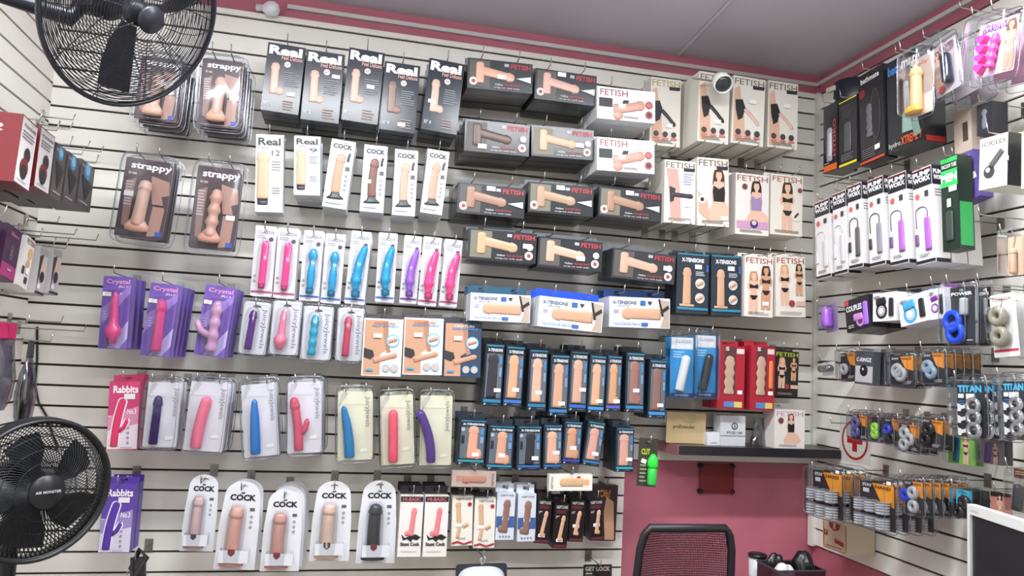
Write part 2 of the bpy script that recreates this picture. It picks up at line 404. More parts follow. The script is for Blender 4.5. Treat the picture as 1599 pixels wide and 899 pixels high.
def slats(wall, phase, zlo, zhi, mk, parent):
    k0 = math.floor((zlo - phase) / PITCH_S); z = phase + k0 * PITCH_S
    cache = {}
    while z < zhi:
        a, b = max(zlo, z + .0042), min(zhi, z + PITCH_S - .0042)
        if b - a > .008:
            key = round(b - a, 4), mk(a)
            if key not in cache:
                x0, x1, y0, y1 = mk(a); mb = MB(); h = b - a
                mb.box(x0, x1, y0, y1, 0, h)
                cache[key] = mb.mesh('slat', WALLM)
            o = link('slat', cache[key], parent); o.location = (0, 0, a)
        z += PITCH_S
slats('B', PHASE, 0.3, ZT, lambda a: (XL, xe if a < zs else XR, 0, .012), wb)
slats('L', PHASE + .01, 0.3, ZT, lambda a: (XL - .012, XL, YB, 0), wl)
slats('R', PHASE + .018, zr, ZT, lambda a: (XR, XR + .012, YB, 0), wr)
struct('trim_1', MB().box(XR - .014, XR + .016, -.016, .012, zr, ZT), mat((226, 223, 217), .5), None)   # corner strip
struct('trim_2', MB().box(-.30, XR, .0, .018, 2.845, 2.862), mat((205, 200, 200), .5), None)             # cable duct on the pink band
struct('trim_3', MB().box(XR, XR + .018, YB, 0, 2.85, 2.867), mat((205, 200, 200), .5), None)
c0, c1 = P(1060, 84, 2, ZC), P(1160, -20, 2, ZC)
struct('trim_4', MB().tube([c0 + Vector((0, 0, -.006)), c1 + Vector((0, 0, -.006))], .007, 8), mat((196, 190, 198), .6))   # conduit on the ceiling
for i, (x, y, p) in enumerate(LAMPS):
    r = empty('tube_lamp', (x, y, ZC)); tag(r, 'fluorescent tube lamp under the ceiling, %s from the display wall' % ORD[i], 'lamp', 'ceiling tube lamps')
    obj('housing', MB().box(-.6, .6, -.06, .06, -.05, 0), mat((225, 225, 225), .4), r)
    obj('tube', MB().tube([(-.57, 0, -.07), (.57, 0, -.07)], .014, 10), mat((246, 250, 255), .4, emit=26), r, True)

# ------------------------------------------------------------------ goods on the back wall
FAIR = (226, 172, 150); TAN = (214, 152, 116); BROWN = (118, 80, 68); DARKT = (52, 52, 58); ROSE = (222, 138, 140)
GREY = (150, 152, 160)
# A: large clear clamshells with a printed inlay
def strappy(q, d, n, short, look, tone, st):
    p = Pack('clamshell_pack', '%s, %s' % (look, short), 'clamshell pack', q, 'B', d, 'clear clamshells left of the black boxes')
    p.card((74, 58, 66), slot=False, t=.001, name='inlay_card')
    p.poly([(.55, .2), (.92, .25), (.95, .42), (.8, .45), (.9, .62), (.86, .95), (.62, .97), (.66, .6), (.58, .4)], (172, 134, 122), 'printed_figure')
    p.poly([(.06, .3), (.26, .25), (.22, .9), (.1, .85)], (150, 116, 108), 'printed_figure')
    p.text('strappy', .12, .055, .93, .155, (236, 232, 238), .03)
    p.text('for men', .09, .17, .25, .21, (220, 205, 190))
    p.fine(.08, .3, .24, .62, 9, (196, 186, 190))
    p.rect(.78, .90, .92, .96, (60, 84, 170)); p.rect(.63, .56, .88, .58, (40, 36, 40), 'printed_strap')
    p.toy('wavy' if 'pinkish' in look else 'tip', .44, .86, .5, .28, .145, tone, real=True)
    m = MB(); x, z = p.uv(.44, .86); R = .135 * p.w
    m.lathe([(R * .9, 0), (R * 1.7, .004), (R * 1.75, .02), (R * 1.2, .035), (R * .9, .045)], (x, -R * .95, z - .02))
    m.v = [(a, -.021 + (b + R * .95) * .48, c) for a, b, c in m.v]; obj('flared_base', m, mat(tone, .35), p.root, True)
    p.sticker(*st)
    p.shell(-.06, -.055, 1.06, 1.05, .046, .10, 9, 'clear_shell', flange=.006)
    p.t = .03; p.slotz = p.h + .012; p.slotx = [-p.w * .22, p.w * .22]
    p.stack(n, .052, short, .003); p.hook(short, .06, -.002)
strappy((222, 88, 288, 95, 276, 194, 208, 182), .26, 4, 'toy clamshell partly hidden behind upper fan', 'clear clamshell with pink inlay', FAIR, (.3, .6, .035, .022))
strappy((317, 91, 383, 98, 373, 202, 308, 195), .26, 4, 'upper clamshell nearest the black boxes', 'clear clamshell with pale toy and lettered inlay', FAIR, (.82, .55, .03, .018))
strappy((200, 246, 272, 254, 261, 380, 176, 363), .24, 2, 'lower clamshell nearer the left corner', 'tilted clear clamshell with domed toy', FAIR, (.16, .46, .03, .018))
strappy((305, 256, 378, 267, 370, 397, 299, 383), .22, 1, 'lower clamshell nearest the white boxes', 'clear clamshell with pinkish toy', (222, 160, 140), (.82, .6, .03, .018))

# B: five black cartons, top row
for i, (q, tone, num) in enumerate([((417, 66, 475, 74, 468, 183, 409, 168), FAIR, '6.5"'), ((478, 77, 536, 85, 531, 196, 471, 183), FAIR, '6.5"'), ((543, 74, 598, 82, 592, 199, 536, 183), FAIR, '8.0"'),
                               ((600, 95, 654, 103, 650, 211, 594, 199), (150, 112, 100), '7.0"'), ((668, 90, 724, 100, 714, 214, 661, 198), (206, 172, 152), '7.0"')]):
    short = '%s black carton from the left in the top row' % ORD[i]
    p = Pack('toy_carton', 'black carton with white lettering, ' + short.replace('black carton ', ''), 'carton', q, 'B', .22, 'black cartons in the top row')
    p.box(.055, (40, 46, 56), .22, (40, 46, 56), .018)
    p.toy('tip', .28, .74, .26, .28, .125, tone, lump=1.0)
    p.text('Real', .05, .03, .93, .165, (238, 238, 242), .05); p.text('Feel Deluxe', .4, .165, .95, .225, (226, 170, 158), .01)
    p.disc(.57, .29, .085, (226, 212, 214)); p.text(num, .52, .275, .62, .305, (150, 40, 50))
    p.fine(.52, .4, .93, .62, 7, (128, 132, 140)); p.text('N° %d' % (2 if i < 3 else 4), .06, .86, .25, .92, (190, 195, 205)); p.fine(.55, .82, .9, .97, 4, (150, 130, 128))
    p.sticker((.75, .82, .7, .6, .2)[i], (.72, .34, .5, .9, .6)[i], .028, .014)
    p.stack(3, .062, short); p.hook(short, .012)

# C: white cartons, second row
for i, (q, tone, num) in enumerate([((401, 210, 446, 211, 438, 331, 397, 331), (230, 178, 136), '12'), ((461, 213, 502, 213, 498, 305, 457, 304), (230, 178, 136), '9'), ((517, 217, 555, 222, 541, 329, 504, 320), TAN, ''),
                                    ((569, 226, 604, 229, 600, 334, 562, 328), BROWN, ''), ((617, 232, 652, 237, 649, 338, 613, 335), (224, 160, 132), ''), ((669, 232, 702, 238, 690, 336, 656, 331), (220, 152, 118), '')]):
    short = '%s white carton from the left in the second row' % ORD[i]
    p = Pack('toy_carton', 'narrow white carton with %s shape, %s' % ('dark brown' if i == 3 else 'flesh coloured', short.replace('white carton ', '')), 'carton', q, 'B', .20, 'white cartons in the second row')
    p.box(.04, WHITE, .4, WHITE, .012)
    if num:
        p.text('Real', .08, .04, .9, .14, INK, .03); p.text('Feel', .08, .145, .45, .185, (150, 140, 140), .0); p.text(num, .58, .20, .88, .27, INK, 0)
        p.toy('tip', .27, .83, .27, .22, .23 if i == 0 else .19, tone, cap=(50, 52, 56)); p.fine(.58, .34, .92, .48, 4, GREY); p.fine(.6, .68, .9, .78, 3, GREY)
    else:
        p.text('KING', .5, .025, .68, .045, INK); p.text('COCK', .1, .055, .9, .125, INK, .04)
        p.toy('tip', .46, .78, .36, .20, .2, tone, .12, cup=(46, 52, 56)); p.toy('plain', .80, .30, .76, .18, .05, (60, 64, 70), .3)
        p.rect(.72, .38, .9, .44, (90, 92, 98)); p.dots(.8, .52, .72, 4, .05, (90, 92, 98)); p.fine(.1, .93, .8, .96, 1, GREY)
        if i == 3: p.sticker(.3, .55, .02, .014)
    p.stack(4 if i else 2, .045, short, .002); p.hook(short, .02)

# D: hang cards with bright blisters, third row
DQ = [(399, 351, 432, 354, 425, 464, 391, 461), (435, 355, 467, 357, 460, 467, 426, 464), (476, 359, 505, 361, 499, 471, 466, 468), (510, 364, 540, 366, 531, 475, 500, 472), (550, 360, 580, 362, 569, 477, 537, 472),
      (592, 362, 621, 365, 615, 472, 585, 471), (632, 367, 659, 369, 650, 475, 624, 472), (662, 369, 690, 371, 681, 479, 652, 475), (695, 372, 722, 376, 714, 480, 686, 477)]
HP = (242, 70, 140); BL = (36, 152, 200); PU = (150, 92, 200)
DD = [('ribbed', HP, 0, 'pink ribbed'), ('ribbed', HP, 0, 'pink ribbed'), ('bulb', BL, 0, 'blue round-headed'), ('bulb', BL, 0, 'blue round-headed'), ('beaded', BL, .22, 'curved blue'), ('beaded', BL, .22, 'curved blue'),
      ('beaded', PU, .22, 'curved purple'), ('beaded', HP, .22, 'curved pink'), ('beaded', HP, .22, 'curved pink')]
for i, (q, (k, c, bend, w_)) in enumerate(zip(DQ, DD)):
    short = '%s pale hang card from the left in the third row' % ORD[i]
    p = Pack('blister_card', '%s toy on %s' % (w_, short), 'blister pack', q, 'B', .20 + (.006 if i == 7 else 0), 'pale hang cards in the third row')
    p.card((214, 214, 222)); r = .22 if k == 'ribbed' else .29 if k == 'bulb' else .33
    p.text('CLASSIX', .1, .07, .92, .115, (96, 84, 120), .0); p.fine(.1, .14, .55, .19, 2, GREY); p.disc(.77, .19, .11, (80, 80, 92))
    p.dots(.14, .72, .79, 2, .06, (70, 70, 80)); p.rect(0.02, .925, .98, .95, (186, 60, 110) if c == HP else (60, 110, 190) if c == BL else (110, 60, 150), 'printed_stripe'); p.fine(.3, .965, .7, .975, 1, (90, 90, 100))
    dk = tuple(int(v * .72) for v in c)
    p.toy(k, .5, .84, .55 if not bend else .36, .21 + (.05 if k == 'bulb' else 0), r * .82, c, bend, True, rough=.2, cap=dk)
    p.shell(.18, .18, .86, .89, .036, .25, 3)
    p.t = .034; p.stack(4 if i in (4, 5) else 2, .044, short, .003); p.hook(short, .05)

# E: purple jelly cards
for i, (q, k, tone, n, lk) in enumerate([((164, 431, 207, 432, 197, 545, 151, 544), 'flower', (206, 72, 130), 4, 'purple card with bulbous pink jelly toy'), ((234, 441, 280, 445, 265, 560, 220, 552), 'tip', (200, 70, 130), 5, 'purple card with pink jelly rod'),
                                         ((322, 444, 369, 449, 349, 559, 302, 552), 'wavy', (196, 150, 186), 4, 'purple card with clear jelly toy')]):
    short = '%s purple jelly card from the left corner' % ORD[i]
    p = Pack('blister_card', lk + ', ' + short.split(' purple')[0] + ' from the left corner', 'blister pack', q, 'B', .24, 'purple jelly cards')
    p.card((112, 84, 168), slot=False)
    p.poly([(.0, .45), (1, .1), (1, .22), (0, .7)], (150, 122, 200)); p.poly([(.3, 1), (1, .6), (1, .85), (.75, 1)], (176, 164, 212))
    p.text('Crystal', .12, .04, .95, .12, (216, 150, 206), .03); p.text('JELLY', .55, .125, .9, .165, (226, 196, 226), .02); p.fine(.08, .48, .26, .62, 4, (190, 176, 220)); p.sticker(.17, .25, .026, .014)
    p.toy(k, .55, .93, .52, .22, .27 if k == 'flower' else .2, tone, real=True, rough=.12, arm=(-1.0 if i == 2 else 0))
    p.shell(.10, .18, .92, .98, .04, .2, 5); p.t = .02
    p.slotz = p.h + .008; p.slotx = [0]
    q2 = MB().plate([(-p.w / 2, p.h * .02), (p.w * .62, p.h * .02), (p.w * .62, p.h + .022), (-p.w / 2, p.h + .022)], [[(-.02, p.h + .003), (.02, p.h + .003), (.02, p.h + .014), (-.02, p.h + .014)]], .0016, .0024)
    p.stacked.append(obj('clear_back', q2, CLEAR, p.root))
    p.stack(n, .047, short, .004); p.hook(short, .05)

# F: small white clamshells with translucent toys, then the photo cartons
for i, (q, k, tone, lk) in enumerate([((381, 470, 423, 473, 415, 556, 371, 549), 'tip', (86, 40, 116), 'dark purple'), ((427, 470, 474, 471, 463, 555, 419, 551), 'flower', (226, 120, 150), 'pink bulbous'),
                                      ((476, 477, 521, 480, 516, 562, 467, 560), 'wavy', (40, 150, 184), 'blue wavy'), ((527, 480, 570, 482, 564, 564, 524, 562), 'tip', (184, 62, 90), 'dark red')]):
    short = '%s small white clamshell below the hang cards' % ORD[i]
    p = Pack('clamshell_pack', lk + ' toy in the ' + short, 'clamshell pack', q, 'B', .20, 'small white clamshells')
    p.card((218, 218, 224), rnd=.008); p.text('JuicyJewels', .70, .12, .90, .88, (110, 112, 122), .0, rot=-1)
    p.toy(k, .36, .92, .42, .16, .21 if k == 'flower' else .15, tone, real=True, rough=.15)
    p.shell(.12, .10, .66, .96, .04, .2, 4); p.shell(-.02, -.03, 1.02, 1.03, .012, .1, 8, 'clear_shell', flange=.002)
    p.t = .025; p.stack(3, .047, short, .003); p.hook(short, .055)
for i, q in enumerate([(571, 497, 630, 498, 626, 588, 562, 586), (632, 496, 694, 497, 689, 586, 628, 584), (695, 502, 753, 503, 750, 590, 691, 588)]):
    dark = i == 2; short = '%s photo printed carton beside the small clamshells' % ORD[i]
    p = Pack('toy_carton', ('navy blue' if dark else 'white') + ' torso ' + short, 'carton', q, 'B', .23, 'torso photo cartons')
    p.box(.05, (44, 62, 86) if dark else (222, 216, 214), .3, (70, 66, 72), .018)
    p.rect(.02, .02, .98, .98, (50, 66, 92) if dark else (224, 222, 222))
    p.poly([(.03, .03), (.5, .03), (.53, .3), (.6, .55), (.45, .62), (.46, .98), (.03, .98)], (190, 146, 118), 'printed_figure'); p.poly([(.48, .04), (.62, .04), (.64, .4), (.72, .58), (.6, .6), (.52, .3)], (168, 124, 100), 'printed_arm')
    p.poly([(.03, .52), (.26, .56), (.3, .66), (.2, .72), (.03, .68)], (52, 48, 52), 'printed_strap'); p.toy('tip', .28, .74, .88, .62, .075, (204, 138, 104))
    p.text('CREATURE', .25, .06, .8, .1, (190, 110, 70) if not dark else (230, 220, 210), .02); p.text('ADJUSTABLE', .2, .11, .88, .155, (60, 140, 200), .02)
    p.disc(.75, .38, .17, (90, 180, 215)); p.disc(.75, .38, .14, (212, 200, 196)); p.toy('plain', .64, .40, .86, .35, .045, (196, 132, 108))
    for u in (.6, .82): p.disc(u, .86, .10, (90, 180, 215)); p.disc(u, .86, .08, (220, 170, 156))
    p.rect(.1, .88, .28, .91, (60, 150, 210)); p.sticker(.36, .3, .03, .015)
    p.stack(2, .055, short); p.hook(short, .012)

# G: pink rabbit carton and seven tall clamshells
def rabbit(q, base, lo, deep, short, n):
    p = Pack('toy_carton', short, 'carton', q, 'B', .21)
    p.box(.05, base, .35, base, .02); p.rect(0.01, .5, .99, .995, lo); p.poly([(0.01, .52), (.99, .36), (.99, .62), (.01, .72)], tuple((a + b) // 2 for a, b in zip(base, lo)))
    p.toy('plain', .24, .95, .30, .24, .13, deep, .14, arm=1.0, outline=(240, 236, 240)); p.text('Rabbits', .14, .06, .95, .17, (240, 232, 238), .03); p.text('No.3', .62, .40, .92, .48, (240, 232, 238), .02)
    p.rect(.5, .18, .86, .26, (226, 222, 226)); p.dots(.68, .68, .9, 4, .04, (80, 70, 90)); p.fine(.45, .96, .9, .98, 1, GREY)
    p.stack(n, .055, short); p.hook(short, .03)
rabbit((172, 597, 221, 594, 212, 702, 165, 702), (196, 62, 112), (220, 206, 216), (204, 56, 100), 'hot pink carton with white outlined toy beside lower fan', 2)
rabbit((163, 757, 214, 757, 200, 862, 152, 864), (92, 64, 160), (206, 200, 220), (84, 52, 156), 'violet carton with white outlined toy beside lower fan', 2)
GQ = [((234, 597, 284, 597, 276, 699, 220, 696), 'tip', (52, 34, 92), 'dark violet', 0), ((303, 597, 360, 597, 347, 706, 281, 702), 'plain', (232, 116, 146), 'soft pink', .1), ((374, 600, 430, 599, 437, 709, 384, 715), 'taper', (36, 116, 190), 'blue', 0),
      ((449, 597, 503, 596, 503, 706, 449, 708), 'tip', (206, 84, 112), 'rosy', -.1), ((528, 611, 582, 611, 582, 716, 526, 720), 'taper', (34, 122, 194), 'slim blue', -.12), ((592, 618, 647, 615, 645, 723, 597, 727), 'plain', (236, 92, 124), 'bright pink', 0),
      ((657, 617, 707, 618, 704, 726, 656, 726), 'plain', (84, 58, 150), 'bent violet', -.3)]
for i, (q, k, tone, lk, bend) in enumerate(GQ):
    short = '%s tall clear clamshell right of the pink carton' % ORD[i]
    p = Pack('clamshell_pack', lk + ' toy in the ' + short, 'clamshell pack', q, 'B', .22, 'tall clear clamshells')
    p.card((216, 214, 222) if i < 4 else (222, 221, 212), slot=False); p.text('JuicyJewels', .76, .08, .93, .52, (130, 130, 140), .0, rot=1 if i == 6 else -1)
    p.poly([(.1, .02), (.3, .02), (.05, .22), (.02, .22)], (196, 194, 202)); p.sticker(.75, .78 if i % 2 else .86, .024, .013, rot=.15)
    p.toy(k, .34, .95, .38 if bend >= 0 else .30, .20, .15, tone, bend, True, rough=.12, dy=.004, arm=(.62 if i == 3 else 0))
    p.shell(-.04, -.07, 1.04, 1.03, .05, .10, 9, 'clear_shell', flange=.003, m=CLEAR if i < 4 else clear_mat((251, 251, 243)))
    p.t = .03; p.slotz = p.h + .004; p.slotx = [-p.w * .28, p.w * .28]; p.stack(2 + i % 2, .062, short, .004); p.hook(short, .06)

# H: arched cards, bottom row
for i, (q, tone, lk, n) in enumerate([((293, 739, 347, 742, 332, 861, 282, 860), (206, 168, 166), 'greyish pink', 1), ((350, 750, 412, 752, 398, 891, 333, 887), (222, 156, 138), 'peach', 2), ((416, 763, 476, 764, 467, 892, 406, 891), (212, 144, 132), 'rosy tan', 4),
                                      ((491, 750, 553, 751, 545, 876, 483, 875), (224, 184, 160), 'light beige', 1), ((563, 749, 621, 750, 618, 880, 556, 878), (58, 60, 66), 'dark grey', 1)]):
    short = '%s arched white card in the bottom row' % ORD[i]
    p = Pack('arched_card', lk + ' toy on the ' + short, 'blister pack', q, 'B', .20 + .02 * (i == 1) + .03 * (i == 2), 'arched white cards')
    p.card((220, 221, 227), arch=True); p.text('KING', .46, .13, .54, .145, INK); p.text('COCK', .2, .15, .84, .222, INK, .05)
    p.poly([(.46, .14), (.49, .12), (.515, .135), (.54, .115), (.56, .14)], INK, 'printed_crown'); p.rect(.72, .30, .84, .335, (90, 92, 98)); p.dots(.78, .4, .52, 3, .035, (100, 102, 108))
    p.toy('tip', .42, .82, .36, .27, .185, tone, .08, True, rough=.3)
    m = MB(); x, z = p.uv(.42, .915); m.lathe([(.30 * p.w, 0), (.31 * p.w, .006), (.27 * p.w, .014)], (x, -.022, z - .006)); m.v = [(a, -.022 + (b + .022) * .42, c) for a, b, c in m.v]; obj('round_base', m, mat(tone, .3), p.root, True)
    bx = MB(); x0, z0 = p.uv(.13, .89); x1, z1 = p.uv(.84, .75); bx.box(x0, x1, -.046, -.044, z0, z1).box(x0, x0 + .001, -.045, 0, z0, z1).box(x1 - .001, x1, -.045, 0, z0, z1); obj('card_band', bx, mat((214, 216, 222), .4), p.root)
    bd = MB(); cx, cz = p.uv(.42, .775); k = p.w * .085
    bd.plate([(cx - k, cz + k), (cx - k, cz - k * .3), (cx, cz - k * 1.1), (cx + k, cz - k * .3), (cx + k, cz + k)], [], -.0468, -.0461); sh = obj('shield_badge', bd, mat((130, 48, 58) if i in (1, 2, 4) else (70, 72, 78), .4), p.root)
    p.shell(.20, .25, .66, .95, .052, .2, 4); p.t = .03; p.stack(n, .058, short, .006); p.hook(short, .075)
# H: cartons with black headers, neptune style cartons, small black cartons
for i, q in enumerate([(626, 774, 662, 774, 656, 869, 620, 869), (664, 774, 701, 774, 697, 869, 660, 869)]):
    short = '%s black and white carton beside the arched cards' % ('left' if i == 0 else 'right')
    p = Pack('toy_carton', 'pink toy on the ' + short, 'carton', q, 'B', .22, 'black and white cartons'); p.box(.04, (226, 222, 218), .4, (26, 26, 32), .03)
    p.rect(0, 0, 1, .10, (28, 28, 34)); p.text('HI-BASIC', .1, .025, .9, .085, (206, 110, 116), .02); p.toy('tip', .52, .66, .64, .19, .125, (226, 128, 132), lump=-1.0)
    p.poly([(.12, .63), (.28, .69), (.5, .66), (.74, .63), (.98, .68), (.8, .73), (.62, .71), (.55, .76), (.4, .71), (.2, .73)], (34, 32, 36), 'printed_tear'); p.text('Stunt Cock', .10, .76, .93, .82, (40, 38, 42), .04); p.fine(.15, .90, .85, .93, 1, (200, 196, 190))
    p.stack(3, .045, short); p.hook(short, .03)
for i, q in enumerate([(706, 774, 739, 774, 737, 851, 705, 852), (742, 777, 774, 777, 772, 855, 739, 855)]):
    short = '%s white carton with red swoosh in the bottom row' % ('left' if i == 0 else 'right')
    p = Pack('toy_carton', 'tan toy on the ' + short, 'carton', q, 'B', .2, 'red swoosh cartons'); p.box(.03, (226, 222, 214), .4, (40, 38, 40), .012)
    p.text('NEPTUNE', .2, .04, .9, .09, (60, 58, 60), .01); p.toy('tip', .36, .62, .28, .11, .13, (226, 168, 116)); p.toy('plain', .55, .62, .78, .56, .09, (220, 156, 112)); p.toy('plain', .28, .84, .4, .62, .08, (226, 168, 116), -.1)
    p.disc(.84, .17, .1, (176, 40, 56)); p.text('SLEEVE', .35, .84, .68, .87, (120, 110, 110)); p.poly([(.02, .93), (.3, .9), (.6, .95), (.98, .9), (.98, .94), (.6, .985), (.3, .94), (.02, .97)], (170, 50, 56), 'printed_swoosh'); p.sticker(.34, .58, .024, .012)
    p.stack(3, .035, short, .003); p.hook(short, .03)
for i, q in enumerate([(776, 769, 805, 769, 802, 843, 774, 842), (809, 771, 837, 771, 836, 845, 808, 845)]):
    short = '%s pale blue carton with blue band in the bottom row' % ('left' if i == 0 else 'right')
    p = Pack('toy_carton', 'brown toy on the ' + short, 'carton', q, 'B', .2, 'blue band cartons'); p.box(.035, (206, 212, 224), .4, (206, 212, 224), .03)
    p.text('NEPTUNE', .2, .04, .9, .08, (70, 76, 96), .01); p.rect(0, .5, 1, .74, (62, 92, 150), 'printed_band'); p.toy('tip', .45, .84, .58, .14, .2, (150, 104, 84), lump=-.8); p.dots(.93, .25, .75, 4, .05, (40, 42, 50), True); p.sticker(.5, .55, .026, .012)
    p.stack(2, .04, short); p.hook(short, .012)
for i, q in enumerate([(839, 779, 865, 780, 854, 849, 836, 847), (866, 786, 890, 787, 884, 856, 863, 855), (891, 780, 915, 781, 909, 846, 888, 845), (918, 779, 941, 780, 945, 842, 924, 844)]):
    short = '%s small black carton in the bottom row' % ORD[i]
    p = Pack('toy_carton', 'beige toy on the ' + short, 'carton', q, 'B', .2 + .01 * (i == 1), 'small black cartons'); p.box(.03, (34, 28, 32), .3, (34, 30, 34), .02)
    p.text('NEPTUNE', .12, .04, .9, .11, (196, 190, 190), .02); p.rect(.12, .14, .8, .22, (86, 34, 44)); p.text(('7"', '7"', '6.5"', '6.0"')[i], .1, .27, .34, .33, (196, 200, 200)); p.toy('tip', .42, .84, .68, .26, .15, (222, 164, 122), lump=.7)
    p.rect(.05, .92, .95, .98, (96, 40, 50)); p.sticker(.45, .82 if i < 2 else .62, .026, .012); p.stack(3, .034, short); p.hook(short, .02)
p = Pack('toy_carton', 'dark photo carton with beige leg at the right end of bottom row', 'carton', (926, 757, 966, 757, 960, 845, 922, 843), 'B', .06); p.box(.04, (52, 42, 48), .3)
p.poly([(.55, .2), (.85, .3), (.95, .98), (.5, .98), (.45, .6)], (206, 160, 126), 'printed_figure'); p.text('Oh!', .25, .08, .7, .22, (214, 130, 40), .03); p.hook('dark photo carton in the bottom row', .02)
for q, c, tone, lab in (((706, 734, 775, 737, 774, 761, 705, 759), (176, 160, 152), (186, 124, 100), 'taupe flat carton lying above the red swoosh cartons'), ((858, 740, 925, 741, 925, 766, 857, 766), (230, 226, 216), (226, 172, 118), 'white flat carton lying above the small black cartons')):
    p = Pack('toy_carton', lab, 'carton', q, 'B', .235); p.box(.03, c, .35); l = c[0] < 200
    p.toy('ribbed', .24 if l else .78, .48, .78 if l else .24, .48, .10, tone); p.poly([(.10 if l else .8, .3), (.22 if l else .92, .3), (.22 if l else .92, .66), (.10 if l else .8, .66)], tone, 'printed_loop'); p.disc(.33 if l else .68, .68 if l else .24, .05, (176, 50, 60)); p.text('NEPTUNE', .9 if l else .04, .12, .95 if l else .09, .88, (90, 80, 80), .0, rot=1); p.hook(lab, .02)

# I: long window cartons
def fet_black(q, lab, tone, dir_, n, d=.25, green=False, st=None, spray=False):
    p = Pack('window_carton', lab, 'carton', q, 'B', d, 'long dark window cartons'); p.box(.075, (50, 52, 56), .25, (96, 100, 106), .026, 2)
    p.rect(.03, .05, .34, .93, (116, 112, 98) if green else (84, 80, 78), 'window_backing'); p.toy('tip', .20, .38, .72, .56, .075, tone)
    p.toy('plain', .19, .80, .19, .10, .065, tone, name='printed_base'); p.text('FETISH', .66, .08, .97, .24, (176, 58, 66), .03); p.rect(.56, .09, .63, .19, (170, 176, 186))
    p.disc(.09 if dir_ else .89, .76, .062, (220, 214, 210)); p.disc(.09 if dir_ else .89, .76, .03, (150, 70, 60)); p.text('Hollow', .42, .78, .54, .84, (206, 206, 210)); p.text('SQUIRTING', .56, .78, .8, .85, (176, 56, 66), .02); p.text('strap-on with balls', .40, .88, .8, .95, (200, 200, 204), .0)
    if spray: p.poly([(.74, .56), (.97, .46), (.97, .68)], (206, 212, 222), 'printed_spray')
    else: p.disc(.9, .48, .05, (206, 206, 206))
    s_ = st or (.48, .12); p.sticker(s_[0], s_[1], .034, .018)
    p.stack(n, .08, lab); p.hook(lab, .012)
def rw(r, i): return '%s dark window carton from the left in the %s long row' % (ORD[i], r)
fet_black((731, 90, 832, 100, 831, 146, 729, 137), rw('top', 0), (226, 160, 132), 1, 3, .25, False, (.52, .55), True)
fet_black((838, 107, 932, 118, 930, 164, 833, 155), rw('top', 1), (226, 166, 146), 1, 3, .25, False, (.42, .12), True)
fet_black((728, 187, 827, 195, 826, 243, 723, 236), rw('second', 0), (94, 76, 68), 0, 3, .24, False, (.27, .82))
fet_black((831, 196, 927, 203, 927, 250, 829, 243), rw('second', 1), (212, 164, 128), 0, 3, .24, True, (.77, .55))
fet_black((717, 285, 821, 294, 818, 340, 712, 333), rw('third', 0), (170, 122, 98), 1, 3, .24, False, None, True)
fet_black((826, 285, 928, 291, 925, 338, 824, 331), rw('third', 1), (184, 142, 112), 1, 3, .24, True, None, True)
fet_black((936, 292, 1034, 301, 1030, 346, 934, 337), rw('third', 2), (176, 128, 100), 1, 3, .24, True, None, True)
fet_black((734, 357, 838, 364, 837, 411, 728, 404), rw('fourth', 0), (204, 160, 116), 0, 2, .25, True, (.86, .45))
fet_black((842, 369, 941, 378, 939, 424, 838, 416), rw('fourth', 1), (222, 168, 138), 0, 2, .25, False, (.66, .62))
fet_black((958, 388, 1056, 398, 1052, 443, 953, 434), rw('fourth', 2), (220, 160, 134), 0, 2, .27, False, (.87, .48))
for i, q in enumerate([(934, 134, 1022, 144, 1024, 193, 931, 184), (934, 213, 1020, 221, 1024, 273, 931, 264)]):
    lab = '%s white long carton with black harness print beside dark cartons' % ('upper', 'lower')[i]
    p = Pack('window_carton', lab, 'carton', q, 'B', .27, 'white long cartons'); p.box(.07, (226, 226, 228), .35, (222, 222, 226), .02, 2)
    p.text('FETISH', .05, .06, .52, .26, (150, 84, 90), .01); p.rect(.03, .34, .26, .62, (36, 38, 44), 'printed_harness'); p.poly([(.45, .36), (.55, .36), (.5, .55), (.42, .5)], (36, 38, 44), 'printed_harness'); p.toy('tip', .28, .66, .82, .54, .085, (216, 148, 126), -.12, lump=1)
    for v in (.45, .76): p.disc(.89, v, .065, (170, 90, 90)); p.disc(.89, v, .04, (90, 50, 50) if v > .6 else (190, 110, 110))
    p.fine(.45, .86, .75, .94, 2, (170, 160, 160)); p.sticker(.42, .56, .03, .018); p.stack(3, .075, lab); p.hook(lab, .012)
# J: white and blue long cartons
for i, (q, hb) in enumerate([((735, 456, 829, 462, 827, 504, 734, 500), (34, 78, 104)), ((842, 461, 944, 473, 938, 519, 840, 509), (16, 70, 236)), ((952, 464, 1047, 465, 1045, 512, 951, 511), (30, 66, 130))]):
    lab = '%s white carton with %s header under the dark long cartons' % (('left', 'middle', 'right')[i], ('teal', 'bright blue', 'navy')[i])
    p = Pack('toy_carton', lab, 'carton', q, 'B', .26 + .03 * (i == 1), 'blue header cartons'); p.box(.07, (220, 222, 228), .35, hb, .034, 2)
    p.poly([(.80, .02), (.99, .1), (.99, .98), (.84, .98), (.9, .6)], (176, 160, 146), 'printed_figure'); p.poly([(.84, .42), (.97, .22), (.99, .34), (.88, .5)], (40, 38, 40), 'printed_strap'); p.poly([(.8, .03), (.83, .03), (.9, .6), (.86, .62)], (40, 38, 40), 'printed_strap')
    p.toy('tip', .84, .54, .2, .54, .095, (214, 156, 118)); p.text('X-TENSIONS', .05, .12, .44, .24, (70, 90, 120), .02); p.text('ELITE', .14, .27, .32, .32, (120, 130, 150)); p.rect(.5, .1, .59, .26, (50, 100, 170)); p.poly([(.62, .12), (.7, .12), (.66, .26)], (60, 50, 50), 'printed_emblem'); p.fine(.06, .42, .16, .56, 3, GREY)
    p.text('7" HOLLOW SILICONE STRAP-ON', .04, .83, .5, .93, (90, 130, 190), .01); p.rect(.52, .83, .63, .94, (60, 100, 170)); p.stack(2, .075, lab); p.hook(lab, .012)
